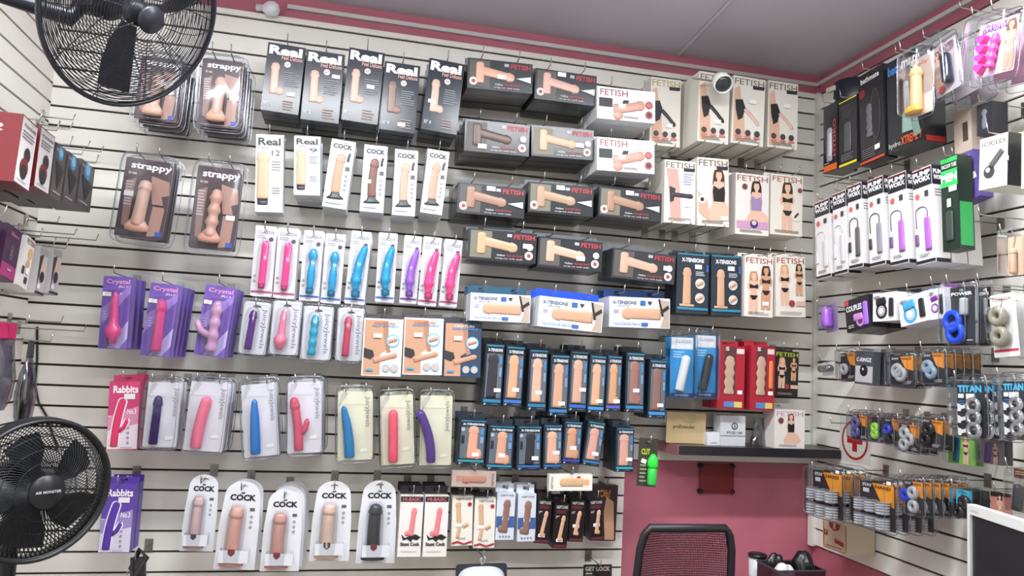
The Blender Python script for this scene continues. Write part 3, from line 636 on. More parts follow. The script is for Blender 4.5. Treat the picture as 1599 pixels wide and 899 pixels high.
# K / L: dark blue cartons with clear fronts
def xten(q, lab, short, tone, band, n, lump, grp, wide=False, d=.20, cap=None):
    p = Pack('toy_carton', lab, 'carton', q, 'B', d, grp); p.box(.045, (30, 42, 54), .3, (34, 44, 56), .022)
    p.rect(.08, .02, .98, .04, (46, 140, 176), 'printed_stripe'); p.rect(.10, .16, .94, .86, (96, 104, 114), 'silver_panel', .3); p.text('X-TENSIONS', .15, .075, .92, .125, (222, 226, 230), .03)
    p.toy('tip', .44 if not wide else .52, .86, .46 if not wide else .56, .15 if not wide else .14, .28 if not wide else .2, tone, lump=lump); p.rect(.80, .2, .92, .33, (60, 130, 190)); p.rect(.80, .38, .92, .52, (110, 150, 190))
    if wide: p.toy('plain', .18, .52, .18, .34, .05, (40, 44, 50)); p.disc(.17, .22, .07, (170, 176, 186))
    p.rect(.04, .885, .96, .935, band, 'colour_band'); p.text('8"', .08, .95, .2, .98, (210, 214, 220)); p.fine(.5, .955, .9, .975, 1, (110, 120, 130)); p.sticker(random.uniform(.55, .75), random.uniform(.6, .85), .026, .014); p.stack(n, .05, short); p.hook(short, .02)
KQ = [((758, 536, 788, 537, 782, 636, 753, 633), DARKT, (40, 120, 160), 0, 'charcoal'), ((791, 540, 820, 540, 814, 637, 785, 633), (226, 156, 110), (60, 110, 190), 0, 'orange tan'), ((826, 544, 854, 546, 854, 643, 824, 640), (224, 164, 134), (40, 120, 160), 0, 'pale tan'),
      ((859, 553, 888, 554, 887, 652, 858, 648), (220, 154, 118), (50, 120, 180), 0, 'broad tan'), ((890, 547, 919, 548, 915, 644, 888, 641), (216, 154, 128), (50, 100, 190), 0, 'veined tan'), ((921, 554, 947, 555, 943, 647, 917, 644), (224, 160, 118), (60, 140, 210), 0, 'light tan'),
      ((949, 555, 973, 555, 967, 644, 945, 642), (222, 150, 98), (90, 90, 200), .6, 'golden'), ((978, 550, 1008, 550, 1004, 645, 976, 643), (164, 104, 94), (50, 130, 180), .6, 'reddish brown'), ((1014, 561, 1041, 562, 1039, 655, 1012, 652), (146, 98, 86), (60, 140, 210), 0, 'brown')]
for i, (q, tone, band, lump, lk) in enumerate(KQ):
    short = '%s dark blue carton in the upper blue row' % ORD[i]
    xten(q, lk + ' toy on the ' + short, short, tone, band, 3, lump, 'upper row of dark blue cartons', d=.20)
LQ = [((716, 654, 760, 656, 756, 727, 713, 724), (226, 150, 120), (50, 140, 150), 2, .8, 1, 'rosy'), ((762, 663, 804, 665, 799, 735, 759, 732), (222, 150, 118), (50, 130, 160), 2, .8, 1, 'tan'), ((807, 665, 846, 665, 844, 735, 807, 733), (46, 46, 52), (50, 100, 170), 3, 0, 1, 'black'),
      ((849, 663, 879, 663, 876, 733, 848, 733), (226, 160, 128), (50, 100, 160), 3, .7, 0, 'pale'), ((882, 657, 910, 659, 905, 725, 877, 724), (216, 142, 104), (60, 70, 170), 3, .7, 0, 'golden brown'), ((919, 657, 947, 660, 934, 729, 908, 725), (222, 148, 130), (50, 120, 170), 5, 0, 0, 'tilted pink'), ((962, 667, 990, 668, 989, 737, 961, 736), (224, 150, 130), (40, 160, 180), 3, 0, 0, 'rosy pink')]
for i, (q, tone, band, n, lump, wide, lk) in enumerate(LQ):
    short = '%s dark blue carton in the lower blue row' % ORD[i]
    xten(q, lk + ' toy on the ' + short, short, tone, band, n, lump, 'lower row of dark blue cartons', bool(wide), .22)
p = Pack('blister_card', 'dark hang card with bright green bottle at the pink wall edge', 'blister pack', (997, 684, 1031, 684, 1021, 760, 995, 758), 'B', .24)
p.card((58, 58, 48)); p.text('CLIT', .15, .22, .6, .34, (196, 206, 60), .03); p.fine(.12, .55, .5, .95, 5, (150, 150, 130)); p.sticker(.3, .48, .022, .016, rot=-.3)
m = MB(); x, z = p.uv(.68, .95); R = .23 * p.w
m.lathe([(R * .9, 0), (R, .004), (R, .058), (R * .8, .064)], (x, -R, z)); obj('green_bottle', m, mat((60, 200, 80), .25), p.root, True)
m = MB().lathe([(R * .9, .064), (R * 1.15, .072), (R * 1.05, .095), (R * .6, .112), (R * .2, .118)], (x, -R, z)); obj('bottle_top', m, mat((40, 232, 66), .25), p.root, True); p.hook('dark hang card with green bottle', .02)

# M: tall white photo cartons towards the right corner
def fet_tall(q, lab, d, t, n, kind, hdr=False, base=(222, 218, 208), col=(120, 110, 100)):
    p = Pack('toy_carton', lab, 'carton', q, 'B', d, 'tall photo cartons'); p.box(t, base, .35, base if hdr else None, .018, 2 if hdr else 1)
    p.text('FETISH', .04, .03, .96, .125, col, .01); p.poly([(.6, .12), (.98, .11), (.96, .165), (.62, .17)], (44, 42, 46), 'printed_ribbon') if not hdr else None
    if kind in ('black', 'fair'):
        p.poly([(.04, .2), (.2, .14), (.28, .4), (.38, .6), (.42, .97), (.06, .97)], (214, 172, 148), 'printed_figure'); p.poly([(.08, .36), (.3, .34), (.4, .46), (.32, .62), (.18, .66), (.1, .5)], (36, 36, 42), 'printed_harness')
        p.toy('tip', .38, .48, .86, .68, .065, (44, 46, 52) if kind == 'black' else (228, 176, 158), .1)
        for u in (.2, .5, .78): p.disc(u, .83, .09, (70, 62, 60)); p.rect(u - .1, .88, u + .1, .91, (206, 120, 112))
        p.sticker(.62, .36 if kind != 'black' else .70, .03, .018)
    elif kind == 'thigh':
        p.poly([(.05, .14), (.42, .14), (.5, .5), (.55, .97), (.2, .97), (.15, .5)], (204, 158, 148), 'printed_figure'); p.toy('tip', .22, .55, .92, .56, .075, (60, 56, 72)); p.poly([(.15, .42), (.35, .45), (.3, .65), (.18, .68)], (50, 48, 54), 'printed_harness'); p.fine(.6, .2, .95, .4, 5, (170, 176, 196)); p.sticker(.75, .7, .03, .018)
    elif kind == 'sit': p.figure(.68, .17, .78, (70, 44, 38), seat=True); p.poly([(.02, .5), (.3, .62), (.4, .95), (.04, .8)], (208, 168, 148), 'printed_leg'); p.disc(.14, .62, .12, (220, 214, 208)); p.disc(.14, .62, .06, (40, 38, 42)); p.sticker(.84, .88, .03, .016)
    elif kind == 'knee': p.figure(.62, .12, .8, (44, 32, 32), (150, 130, 170), seat=True); p.rect(.03, .78, .97, .9, (196, 150, 180)); p.disc(.55, .82, .12, (60, 44, 110)); p.disc(.55, .80, .07, (206, 186, 196)); p.disc(.26, .22, .08, (110, 60, 60))
    elif kind == 'bust': p.figure(.52, .13, 1.15 * .72, (74, 48, 40), (44, 46, 36)); p.disc(.80, .66, .17, (226, 218, 206)); p.toy('plain', .74, .70, .86, .62, .03, (50, 46, 44)); p.disc(.90, .24, .07, (130, 70, 66))
    elif kind == 'pair1': p.figure(.32, .26, .70, (190, 140, 100)); p.figure(.74, .16, .72, (50, 38, 34), (44, 38, 40), (206, 150, 118)); p.sticker(.72, .78, .028, .016)
    elif kind == 'pair2': p.figure(.30, .15, .68, (206, 160, 110)); p.figure(.78, .13, .52, (50, 38, 34), (60, 50, 48), (206, 156, 122)); p.disc(.52, .78, .1, (150, 60, 60)); p.rect(.66, .74, .96, .82, (216, 176, 156))
    p.fine(.12, .92, .88, .97, 2, (150, 140, 130)); p.stack(n, t + .006, lab); 
    if hdr: p.hook(lab, .02, 0)
    else:
        for i_, x_ in enumerate((-.3, .3)): peg_hook(p.c + p.X * (x_ * p.w) + Vector((0, 0, -.0024)), 'B', p.d + .012, '%s hook under the %s' % (('left', 'right')[i_], lab), tip=.012)
    return p
cor = 'from the right corner'
fet_tall((1019, 121, 1066, 125, 1059, 229, 1012, 226), 'hazy white carton with black toy print behind white long cartons', .17, .07, 1, 'black', col=(170, 160, 110))
fet_tall((1094, 112, 1142, 117, 1135, 225, 1087, 220), 'deep white carton with black toy behind the white dome camera', .28, .12, 2, 'black')
fet_tall((1147, 118, 1198, 125, 1189, 228, 1140, 223), 'tall white carton with pale toy print, second from the right corner', .28, .09, 2, 'fair')
fet_tall((1202, 126, 1247, 131, 1244, 234, 1196, 229), 'tall white carton with pale toy print nearest the right corner', .26, .09, 2, 'fair')
fet_tall((1041, 250, 1087, 252, 1085, 350, 1034, 347), 'tall white carton with thigh harness print in the middle row', .26, .08, 2, 'thigh', col=(120, 112, 106))
fet_tall((1089, 246, 1139, 248, 1137, 355, 1089, 351), 'cream carton with seated dark haired woman print', .27, .08, 2, 'sit')
fet_tall((1151, 271, 1203, 273, 1198, 368, 1146, 365), 'white carton with kneeling woman print and purple rug', .25, .08, 2, 'knee', True, (224, 218, 214), (150, 96, 86))
fet_tall((1206, 272, 1256, 275, 1250, 368, 1201, 366), 'white carton with brunette in dark bra print', .25, .06, 2, 'bust', True, (224, 216, 206), (160, 110, 90))
fet_tall((1163, 399, 1209, 401, 1205, 496, 1162, 493), 'white carton with large embracing couple print', .25, .06, 2, 'pair1', True, (226, 220, 214), (160, 84, 76))
fet_tall((1212, 399, 1257, 401, 1258, 495, 1211, 494), 'white carton with standing couple print nearest the right corner', .25, .06, 2, 'pair2', True, (226, 220, 212), (164, 90, 84))
fet_tall((1210, 546, 1248, 550, 1245, 620, 1209, 618), 'black carton with couple print and lime lettering', .16, .05, 1, 'pair2', True, (40, 40, 36), (176, 190, 50))
for i, q in enumerate([(1058, 394, 1107, 397, 1106, 492, 1055, 487), (1111, 397, 1158, 400, 1156, 493, 1110, 492)]):
    lab = '%s wide dark carton with tan toy left of couple cartons' % ('left', 'right')[i]
    p = Pack('toy_carton', lab, 'carton', q, 'B', .24, 'wide dark cartons'); p.box(.055, (40, 50, 60), .3, (40, 50, 60), .016)
    p.rect(.02, .01, .98, .03, (50, 130, 160)); p.text('X-TENSIONS', .14, .08, .84, .15, (226, 228, 230), .04); p.toy('tip', .32, .86, .32, .24, .14, (220, 158, 116))
    x = .3; p.toy('plain', .10, .87, .56, .87, .04, (220, 158, 116), name='printed_base'); p.sticker(.66, .22, .03, .018); p.fine(.58, .30, .92, .38, 3, (200, 204, 208))
    for v in (.5, .74): p.disc(.72, v, .15, (206, 202, 196)); p.toy('plain', .62, v + .03, .82, v - .03, .05, (206, 150, 116))
    p.rect(.02, .9, .98, .94, (50, 130, 160)); p.rect(.9, .18, .97, .3, (60, 90, 170)); p.stack(2, .06, lab); p.hook(lab, .015)
for i, (q, tone) in enumerate([((1048, 526, 1084, 526, 1081, 622, 1046, 620), (214, 218, 222)), ((1086, 523, 1120, 523, 1115, 621, 1083, 620), (44, 46, 50))]):
    lab = 'blue hang card with %s sleeve above the kraft envelope' % ('clear', 'black')[i]
    p = Pack('blister_card', lab, 'blister pack', q, 'B', .2, 'blue sleeve cards'); p.card((40, 140, 204), slot=False); p.rect(.02, .0, .98, .2, (222, 226, 232)); p.text('CLASSIX', .2, .05, .9, .1, (160, 160, 170), .0); p.fine(.1, .24, .6, .36, 3, (170, 206, 230)); p.sticker(.78, .15, .022, .016)
    p.toy('ribbed', .30, .88, .62, .30, .2, tone, real=True, rough=.12); p.rect(.02, .92, .98, .99, (30, 60, 110)); p.text('EXTENDER', .2, .94, .8, .97, (170, 200, 230)); p.shell(-.01, -.1, 1.0, 1.02, .045, .1, 8, 'clear_shell', flange=.001); p.slotz = p.h + .006; p.slotx = [0]; p.t = .03; p.stack(2, .05, lab, jit=.001); p.hook(lab, .055)
for i, q in enumerate([(1124, 540, 1164, 540, 1161, 640, 1118, 637), (1174, 540, 1210, 541, 1209, 642, 1170, 639)]):
    lab = '%s red window carton with ridged tan toy' % ('left', 'right')[i]
    p = Pack('window_carton', lab, 'carton', q, 'B', .2, 'red window cartons'); p.box(.06, (172, 40, 56), .35, (176, 44, 60), .022); p.rect(.22, .02, .66, .78, (92, 56, 60), 'window_backing')
    p.toy('wavy', .42, .77, .44, .16, .2, (206, 160, 132)); p.rect(.68, .04, .96, .12, (226, 210, 206)); p.text('S', .25, .02, .4, .08, (230, 220, 220), .04); p.rect(.24, .88, .92, .97, (90, 130, 190), 'printed_flag'); p.poly([(.62, .88), (.92, .88), (.92, .97), (.62, .97)], (214, 196, 110), 'printed_flag'); p.sticker(.82, .73, .022, .016)
    if i: p.toy('plain', .83, .66, .83, .22, .09, (226, 130, 80))
    p.stack(2, .065, lab); p.hook(lab, .015)

# ------------------------------------------------------------------ corner shelf and what stands on it
SH_D = .20
a = P(1055, 702, 1, -SH_D); b = P(1266, 709, 1, -SH_D); zt = (a.z + b.z) / 2 + .018
sx0 = P(1040, 700, 1, -.1).x
r = empty('wall_shelf', ((sx0 + XR) / 2, 0, zt - .036)); tag(r, 'black wall shelf above the pink wall in the right corner', 'shelf')
hw = (XR - .016 - sx0) / 2
obj('board', MB().box(-hw, hw, -SH_D, -.001, 0, .036), mat((32, 31, 36), .3), r)
obj('patterned_end', MB().box(-hw - .004, -hw, -SH_D, -.001, -.004, .038), mat((150, 96, 100), .5, noise=.3, scale=60), r)
def stand(name, q, d, lab, cat='carton'):
    p = Pack(name, lab, cat, q, 'B', d); p.c.z = zt + .0005; p.setm(p.root, p.c); return p
p = Pack('kraft_envelope', 'tan kraft envelope leaning on the black shelf', 'envelope', (1044, 636, 1100, 642, 1104, 688, 1038, 686), 'B', .12); p.c.z = zt + .002; p.setm(p.root, p.c)
p.card((196, 172, 130), .006, slot=False, name='envelope'); p.text('proExtender', .16, .40, .72, .56, (96, 78, 56), .02)
q_ = p.shell(.4, .05, .72, .34, .01, .3, 3, 'clear_window')
p = stand('small_carton', (1104, 671, 1124, 671, 1124, 691, 1104, 691), .15, 'tiny white carton beside the kraft envelope on shelf'); p.box(.03, (220, 220, 222), .5); p.fine(.3, .8, .8, .9, 1, (60, 60, 60))
p = stand('lidded_box', (1125, 644, 1164, 646, 1164, 693, 1125, 691), .15, 'white lidded box with dark oval emblem on the shelf'); p.box(.06, (206, 208, 212), .5); p.rect(0, .66, 1, .69, (120, 120, 124), 'lid_seam'); p.disc(.56, .35, .13, (60, 60, 66)); p.disc(.56, .35, .09, (206, 208, 212)); p.text('S', .52, .29, .6, .41, (50, 50, 56), .03); p.text('STUD 100', .24, .52, .86, .6, (110, 110, 116), .02)
p = stand('clear_bag', (1176, 650, 1202, 652, 1202, 694, 1176, 693), .13, 'crumpled clear plastic bag standing on the shelf', 'bag')
mb = MB(); n = 14; rings = []
for j in range(7):
    z = j / 6 * p.h; k = (1, .95, .8, .75, .7, .6, .5)[j]
    rings += [((p.w / 2) * k * math.cos(2 * PI * i / n) * (1 + random.uniform(-.15, .15)), .02 + .018 * k * math.sin(2 * PI * i / n), z + random.uniform(0, .004)) for i in range(n)]
mb.add(rings, [(j * n + i, j * n + (i + 1) % n, (j + 1) * n + (i + 1) % n, (j + 1) * n + i) for j in range(6) for i in range(n)]); obj('bag_film', mb, clear_mat((205, 205, 210), .14), p.root)
obj('black_contents', MB().lathe([(.010, 0), (.014, .004), (.013, .02), (.006, .03)], (0, .02, .003)), mat((50, 50, 54), .4), p.root, True)
p = stand('toy_carton', (1210, 639, 1257, 639, 1256, 700, 1209, 698), .19, 'white carton with seated red haired woman standing on shelf'); p.box(.09, (224, 218, 214), .4, (226, 222, 218), .022)
p.text('FETISH', .06, .04, .94, .17, (190, 150, 170), .01); p.figure(.54, .10, .80, (130, 66, 46), seat=True); p.disc(.2, .28, .09, (120, 60, 60)); p.fine(.15, .9, .9, .96, 2, (150, 146, 150))

# ------------------------------------------------------------------ pink wall fittings, chair, basket
a = P(1118, 747, 1, .01); r = empty('red_plate', (a.x, .018, a.z - .06)); tag(r, 'dark red square plate on four black knobs on pink wall', 'plate')
ww = (P(1145, 747, 1, 0) - P(1093, 747, 1, 0)).x / 2
obj('panel', MB().box(-ww, ww, -.02, -.014, 0, .12), mat((122, 34, 40), .35), r)
for sx in (-1, 1):
    for sz in (.006, .114): obj('knob', MB().lathe([(.011, -.0), (.012, .012), (.008, .026), (.004, .03)], (sx * ww * .95, 0, sz), Vector((0, -1, 0)), 14), mat((30, 30, 32), .4), r, True)

def chair():
    c = PD(1066, 880, 2.35); top = PD(1066, 822, 2.35); L = PD(978, 830, 2.35); Rr = PD(1128, 826, 2.35)
    w_ = (Rr - L).length; r = empty('office_chair', (c.x, c.y, 0)); tag(r, 'black mesh back office chair in front of the pink wall', 'chair')
    bl_ = mat((26, 26, 30), .45); zt_ = top.z; z0 = .56; rot = .0
    h = zt_ - z0; pts = []
    def outline(k=1):
        o = []
        for s_, zz in ((-1, 0), (-1, .3), (-1, .6), (-1, .85), (-.95, .95), (-.85, 1)): o.append((s_ * w_ / 2 * (1.16 - .16 * zz if True else 1) * k, zz))
        return o + [(-x, z) for x, z in reversed(o)]
    ol = [Vector((x, -.03 + .05 * (1 - z) - .04 * (1 - (2 * x / w_) ** 2) * 0, z0 + h * z)) for x, z in outline()]
    obj('back_frame', MB().tube(ol + [ol[0]], .013, 8), bl_, r, True)
    mb = MB(); nx = 60; nz = 60
    for i in range(1, nx):
        u = -1 + 2 * i / nx; mb.tube([(u * w_ / 2 * (1.16 - .16 * z), -.03 + .05 * (1 - z) + .03 * (1 - u * u), z0 + h * z * .995) for z in (0, .5, 1)], .0013, 3, False)
    for j in range(1, nz):
        z = j / nz; mb.tube([(u * w_ / 2 * (1.16 - .16 * z), -.03 + .05 * (1 - z) + .03 * (1 - u * u), z0 + h * z) for u in (-1, -.5, 0, .5, 1)], .0013, 3, False)
    obj('back_mesh', mb, mat((40, 38, 42), .6), r)['kind'] = 'stuff'
    obj('back_support', MB().tube([(0, .04, .40), (0, .06, .5), (0, .05, .7)], .022, 8), bl_, r, True)
    s = MB(); s.plate([(x, z) for x, z in [(.24 * math.copysign(abs(math.cos(a)) ** .5, math.cos(a)), .23 * math.copysign(abs(math.sin(a)) ** .5, math.sin(a))) for a in [2 * PI * k / 24 for k in range(24)]]], [], 0, .07)
    o = obj('seat', s, mat((30, 30, 34), .7), r); o.rotation_euler = (-PI / 2, 0, 0); o.location = (0, -.2, .43)
    obj('gas_column', MB().tube([(0, -.2, .10), (0, -.2, .44)], .025, 10), bl_, r, True)
    for k in range(5):
        a = 2 * PI * k / 5 + .3; e = Vector((.28 * math.cos(a), -.2 + .28 * math.sin(a), .07)); leg = obj('base_leg', MB().tube([(0, -.2, .11), e], [.025, .016], 8), bl_, r, True)
        obj('caster', MB().tube([e + Vector((-.012, 0, -.04)), e + Vector((.012, 0, -.04))], .028, 12), bl_, leg, True)
chair()
# counter with cup, wire basket and bags
zc_ = 0.62
r = empty('counter', (1.62, -.30, 0)); tag(r, 'low white counter below the pink wall in the right corner', 'counter')
obj('worktop', MB().box(-.26, .44, -.20, .29, zc_ - .03, zc_), mat((210, 206, 202), .4), r); obj('side_panel', MB().box(-.25, -.23, -.18, .28, 0, zc_ - .03), mat((200, 196, 192), .5), r); obj('side_panel', MB().box(.41, .43, -.18, .28, 0, zc_ - .03), mat((200, 196, 192), .5), r)
c = PD(1183, 872, 2.95); r = empty('travel_cup', (c.x, c.y, zc_ + .0005)); tag(r, 'grey cup with black lid beside the wire basket', 'cup')
hh = c.z - zc_ + .005
obj('cup_body', MB().lathe([(.026, 0), (.032, hh * .5), (.034, hh)], n=24), mat((206, 206, 210), .35), r, True); obj('lid', MB().lathe([(.036, hh), (.037, hh + .012), (.03, hh + .016), (.012, hh + .017)], n=24), mat((28, 28, 32), .3), r, True)
c = PD(1235, 880, 2.85); bx = empty('basket', (c.x, c.y, zc_ + .0005)); tag(bx, 'clear grey basket full of black bags on counter', 'basket')
hb = c.z - zc_ - .008; hb = max(hb, .06)
for nm, a in (('basket_side', (-.10, -.098, -.07, .07)), ('basket_side', (.098, .10, -.07, .07)), ('basket_side', (-.098, .098, -.07, -.068)), ('basket_side', (-.098, .098, .068, .07))): obj(nm, MB().box(*a, 0, hb), clear_mat((150, 152, 156), .12), bx)
obj('basket_floor', MB().box(-.1, .1, -.07, .07, 0, .002), mat((80, 80, 84), .4), bx); obj('basket_rim', MB().tube([(-.1, -.07, hb), (.1, -.07, hb), (.1, .07, hb), (-.1, .07, hb), (-.1, -.07, hb)], .004, 6), mat((60, 62, 66), .4), bx)
def lumpy(name, loc, sx, sy, sz, col, lab, cat, seed, amp=.42, rough=.3, parent=None):
    rng = random.Random(seed); bm = bmesh.new(); bmesh.ops.create_icosphere(bm, subdivisions=4, radius=1)
    dirs = [(Vector((rng.gauss(0, 1), rng.gauss(0, 1), rng.gauss(0, 1))).normalized(), rng.uniform(2, 7), rng.uniform(0, 6)) for _ in range(9)]
    for v in bm.verts:
        k = 1 + amp * sum(abs(math.sin(d.dot(v.co) * f * .8 + ph)) - .6 for d, f, ph in dirs) / 4; v.co = Vector((v.co.x * sx * k, v.co.y * sy * k, max(-.98, math.copysign(abs(v.co.z) ** .6, v.co.z) * (.75 + .25 * k)) * sz + sz))
    me = bpy.data.meshes.new(name); bm.to_mesh(me); bm.free(); me.materials.append(mat(col, rough)); me.polygons.foreach_set('use_smooth', [True] * len(me.polygons)); o = link(name, me, parent); o.location = loc
    return tag(o, lab, cat) if lab else o
b0 = Vector((c.x, c.y, zc_ + .004))
lumpy('plastic_bag', b0 + Vector((.052, .005, 0)), .036, .05, (hb + .05) / 2, (22, 22, 26), 'tall crumpled black bag at the right of the basket', 'bag', 3)
lumpy('plastic_bag', b0 + Vector((-.042, .036, 0)), .040, .026, (hb + .035) / 2, (28, 28, 32), 'low crumpled black bag at the back of the basket', 'bag', 5)
lumpy('paper_bag', b0 + Vector((-.045, -.030, 0)), .046, .030, (hb + .012) / 2, (226, 226, 226), 'crumpled white bag at the front of the basket', 'bag', 9)

# ------------------------------------------------------------------ goods on the right wall
def R(name, lab, cat, q, d, grp=None, yaw=0): return Pack(name, lab, cat, q, 'R', d, grp, yaw)
# top row
p = R('pump_carton', 'black pump carton with orange foot nearest the right corner', 'carton', (1284, 168, 1306, 159, 1309, 263, 1288, 270), .24); p.box(.09, (30, 32, 40), .25); p.rect(.02, .9, .98, 1, (206, 96, 40), 'colour_band'); p.toy('plain', .45, .85, .45, .35, .2, (150, 150, 158)); p.disc(.45, .62, .30, (60, 60, 68), ry=.22); p.toy('plain', .5, .78, .5, .42, .12, (186, 186, 192)); p.text('HYDRO', .74, .25, .92, .8, (196, 70, 40), .02, rot=1); p.fine(.1, .87, .6, .89, 1, (200, 200, 200)); p.hook('pump carton with orange foot', .03)
p = R('black_canister', 'round black canister with white clips above the corner pump carton', 'canister', (1287, 128, 1327, 122, 1327, 168, 1290, 176), .15)
obj('drum', MB().lathe([(p.w * .48, 0), (p.w * .5, .004), (p.w * .5, p.h * .95), (p.w * .46, p.h)], (0, p.w * .5, 0)), mat((28, 32, 44), .35), p.root, True)
for z in (.25, .7): obj('white_clip', MB().box(-p.w * .42, -p.w * .1, -.006, .012, p.h * z, p.h * (z + .14)), mat((210, 208, 190), .4), p.root)
p = R('pump_carton', 'dark carton with bright yellow edge in the right wall top row', 'carton', (1309, 160, 1334, 150, 1342, 252, 1311, 262), .24); p.box(.06, (38, 38, 42), .25); p.rect(0, 0, 1, .025, (226, 206, 40), 'colour_band'); p.rect(0, .955, 1, 1, (226, 200, 40), 'colour_band'); p.fine(.2, .1, .8, .3, 6, (70, 70, 74)); p.toy('plain', .5, .8, .5, .35, .2, (78, 78, 84)); p.fine(.15, .82, .85, .93, 5, (110, 110, 114)); p.sticker(.5, .52, .024, .018); p.hook('yellow edged dark carton', .03)
p = R('pump_carton', 'black carton with grey shower pump print and red edge', 'carton', (1338, 121, 1375, 101, 1386, 244, 1347, 258), .24); p.box(.05, (36, 36, 40), .25); p.rect(0, 0, 1, .012, (170, 40, 44), 'colour_band'); p.text('bathmate', .1, .05, .85, .11, (214, 214, 214), .02); p.disc(.15, .22, .13, (120, 36, 40)); p.toy('wavy', .4, .72, .42, .36, .13, (96, 96, 100)); p.disc(.68, .5, .2, (74, 74, 78), ry=.28); p.disc(.68, .5, .17, (36, 36, 40), ry=.265); p.fine(.1, .84, .8, .95, 5, (100, 100, 104)); p.sticker(.72, .86, .026, .018); p.rect(0, .965, 1, 1, (200, 70, 50), 'colour_band'); p.hook('black carton with shower pump print', .03)
p = R('pump_carton', 'large black carton with teal hose print and orange lettering', 'carton', (1381, 101, 1434, 73, 1447, 221, 1391, 236), .24); p.box(.09, (40, 42, 46), .25); p.text('bath', .04, .06, .40, .16, (60, 120, 190), .03); p.text('mate', .44, .05, .96, .15, (226, 226, 226), .03); p.toy('ribbed', .58, .84, .60, .62, .18, (146, 176, 166)); p.toy('plain', .58, .62, .56, .3, .08, (186, 190, 190)); p.disc(.57, .27, .09, (180, 80, 70)); p.disc(.57, .27, .065, (40, 42, 46)); p.toy('ribbed', .86, .92, .72, .62, .1, (130, 160, 150)); p.text('hydro', .04, .9, .38, .97, (180, 180, 180)); p.text('XTREME 7', .4, .875, .98, .965, (214, 90, 50), .03); p.sticker(.82, .16, .02, .02)
o = MB().box(p.w / 2 - .0, p.w / 2 + .0008, .01, .085, .002, .022); obj('red_side_band', o, mat((176, 50, 46), .4), p.root); p.hook('large black carton with hose print', .03)
p = R('clamshell_pack', 'clear clamshell with standing amber toy on right wall', 'clamshell pack', (1424, 95, 1450, 83, 1462, 172, 1426, 182), .33); p.card((206, 186, 176), slot=False); p.text('Jelly', .15, .08, .8, .16, (176, 100, 80), .02); p.toy('tip', .45, .9, .45, .2, .25, (220, 164, 96), real=True, rough=.15); m = MB().lathe([(.36 * p.w, 0), (.42 * p.w, .006), (.38 * p.w, .018), (.25 * p.w, .026)], (-.05 * p.w, -.025, .0)); m.v = [(a, -.03 + (b + .025) * .6, c) for a, b, c in m.v]; obj('flared_base', m, mat((222, 164, 70), .2), p.root, True); p.shell(-.04, -.1, 1.04, 1.04, .06, .1, 8, 'clear_shell', flange=.004); p.t = .03; p.slotz = p.h + .01; p.slotx = [0]; p.hook('clamshell with amber toy', .08)
p = R('clamshell_pack', 'clear clamshell with dark blue bullet on right wall', 'clamshell pack', (1452, 78, 1491, 58, 1502, 130, 1464, 156), .27); p.card((176, 166, 172), slot=False); p.figure(.2, .1, .8, (120, 60, 50), (220, 210, 210)); p.text('SILVER', .34, .05, .95, .13, (110, 70, 80), .02); p.text('BULLET', .42, .15, .95, .22, (110, 70, 80), .02); p.toy('plain', .68, .85, .68, .28, .17, (40, 46, 60), real=True, rough=.1); p.disc(.3, .9, .12, (170, 60, 50)); p.shell(-.04, -.12, 1.04, 1.06, .06, .1, 8, 'clear_shell', flange=.004); p.t = .03; p.slotz = p.h + .01; p.slotx = [0]; p.stack(3, .068, 'clamshell with dark blue bullet'); p.hook('clamshell with dark blue bullet', .07)
p = R('clamshell_pack', 'clear clamshell with pink hearts in the upper right', 'clamshell pack', (1530, 40, 1592, 22, 1583, 108, 1522, 124), .30, None); p.card((222, 172, 200), slot=False); p.text('PLEASURE', .2, .04, .7, .09, (90, 60, 130)); p.text('GARDEN', .1, .10, .72, .18, (90, 60, 130), .03)
for k in range(4):
    x, z = p.uv(.20, .30 + .18 * k); R_ = .11 * p.w; obj('pink_heart', MB().plate([(x + R_ * (16 * math.sin(a) ** 3) / 15, z + R_ * (13 * math.cos(a) - 5 * math.cos(2 * a) - 2 * math.cos(3 * a) - math.cos(4 * a)) / 15) for a in [2 * PI * j / 20 for j in range(20)]], [], -.02, -.001), mat((240, 70, 160), .25), p.root)
p.toy('wavy', .47, .88, .56, .26, .10, (238, 84, 166), real=True, rough=.2); p.figure(.85, .06, .92, (110, 70, 60), (220, 190, 200), (196, 140, 120)); p.shell(-.08, -.1, 1.08, 1.14, .055, .1, 9, 'clear_shell', flange=.005); p.t = .03; p.slotz = p.h + .012; p.slotx = [-p.w * .25, p.w * .25]; p.stack(3, .066, 'clamshell with pink hearts'); p.hook('clamshell with pink hearts', .06)
# boxes hanging deeper under the clamshells
p = R('toy_carton', 'beige carton with dark figure under the clear clamshells', 'carton', (1488, 178, 1516, 168, 1518, 232, 1492, 244), .16); p.box(.07, (176, 160, 146), .4); p.rect(.5, .3, .8, .75, (70, 56, 56)); p.hook('beige carton under the clamshells', .02)
p = R('toy_carton', 'dark carton with pale vase print under the clear clamshells', 'carton', (1524, 165, 1548, 158, 1550, 205, 1527, 212), .16); p.box(.06, (50, 52, 58), .3); p.toy('bulb', .5, .85, .5, .2, .2, (120, 122, 128)); p.hook('dark carton with vase print', .02)
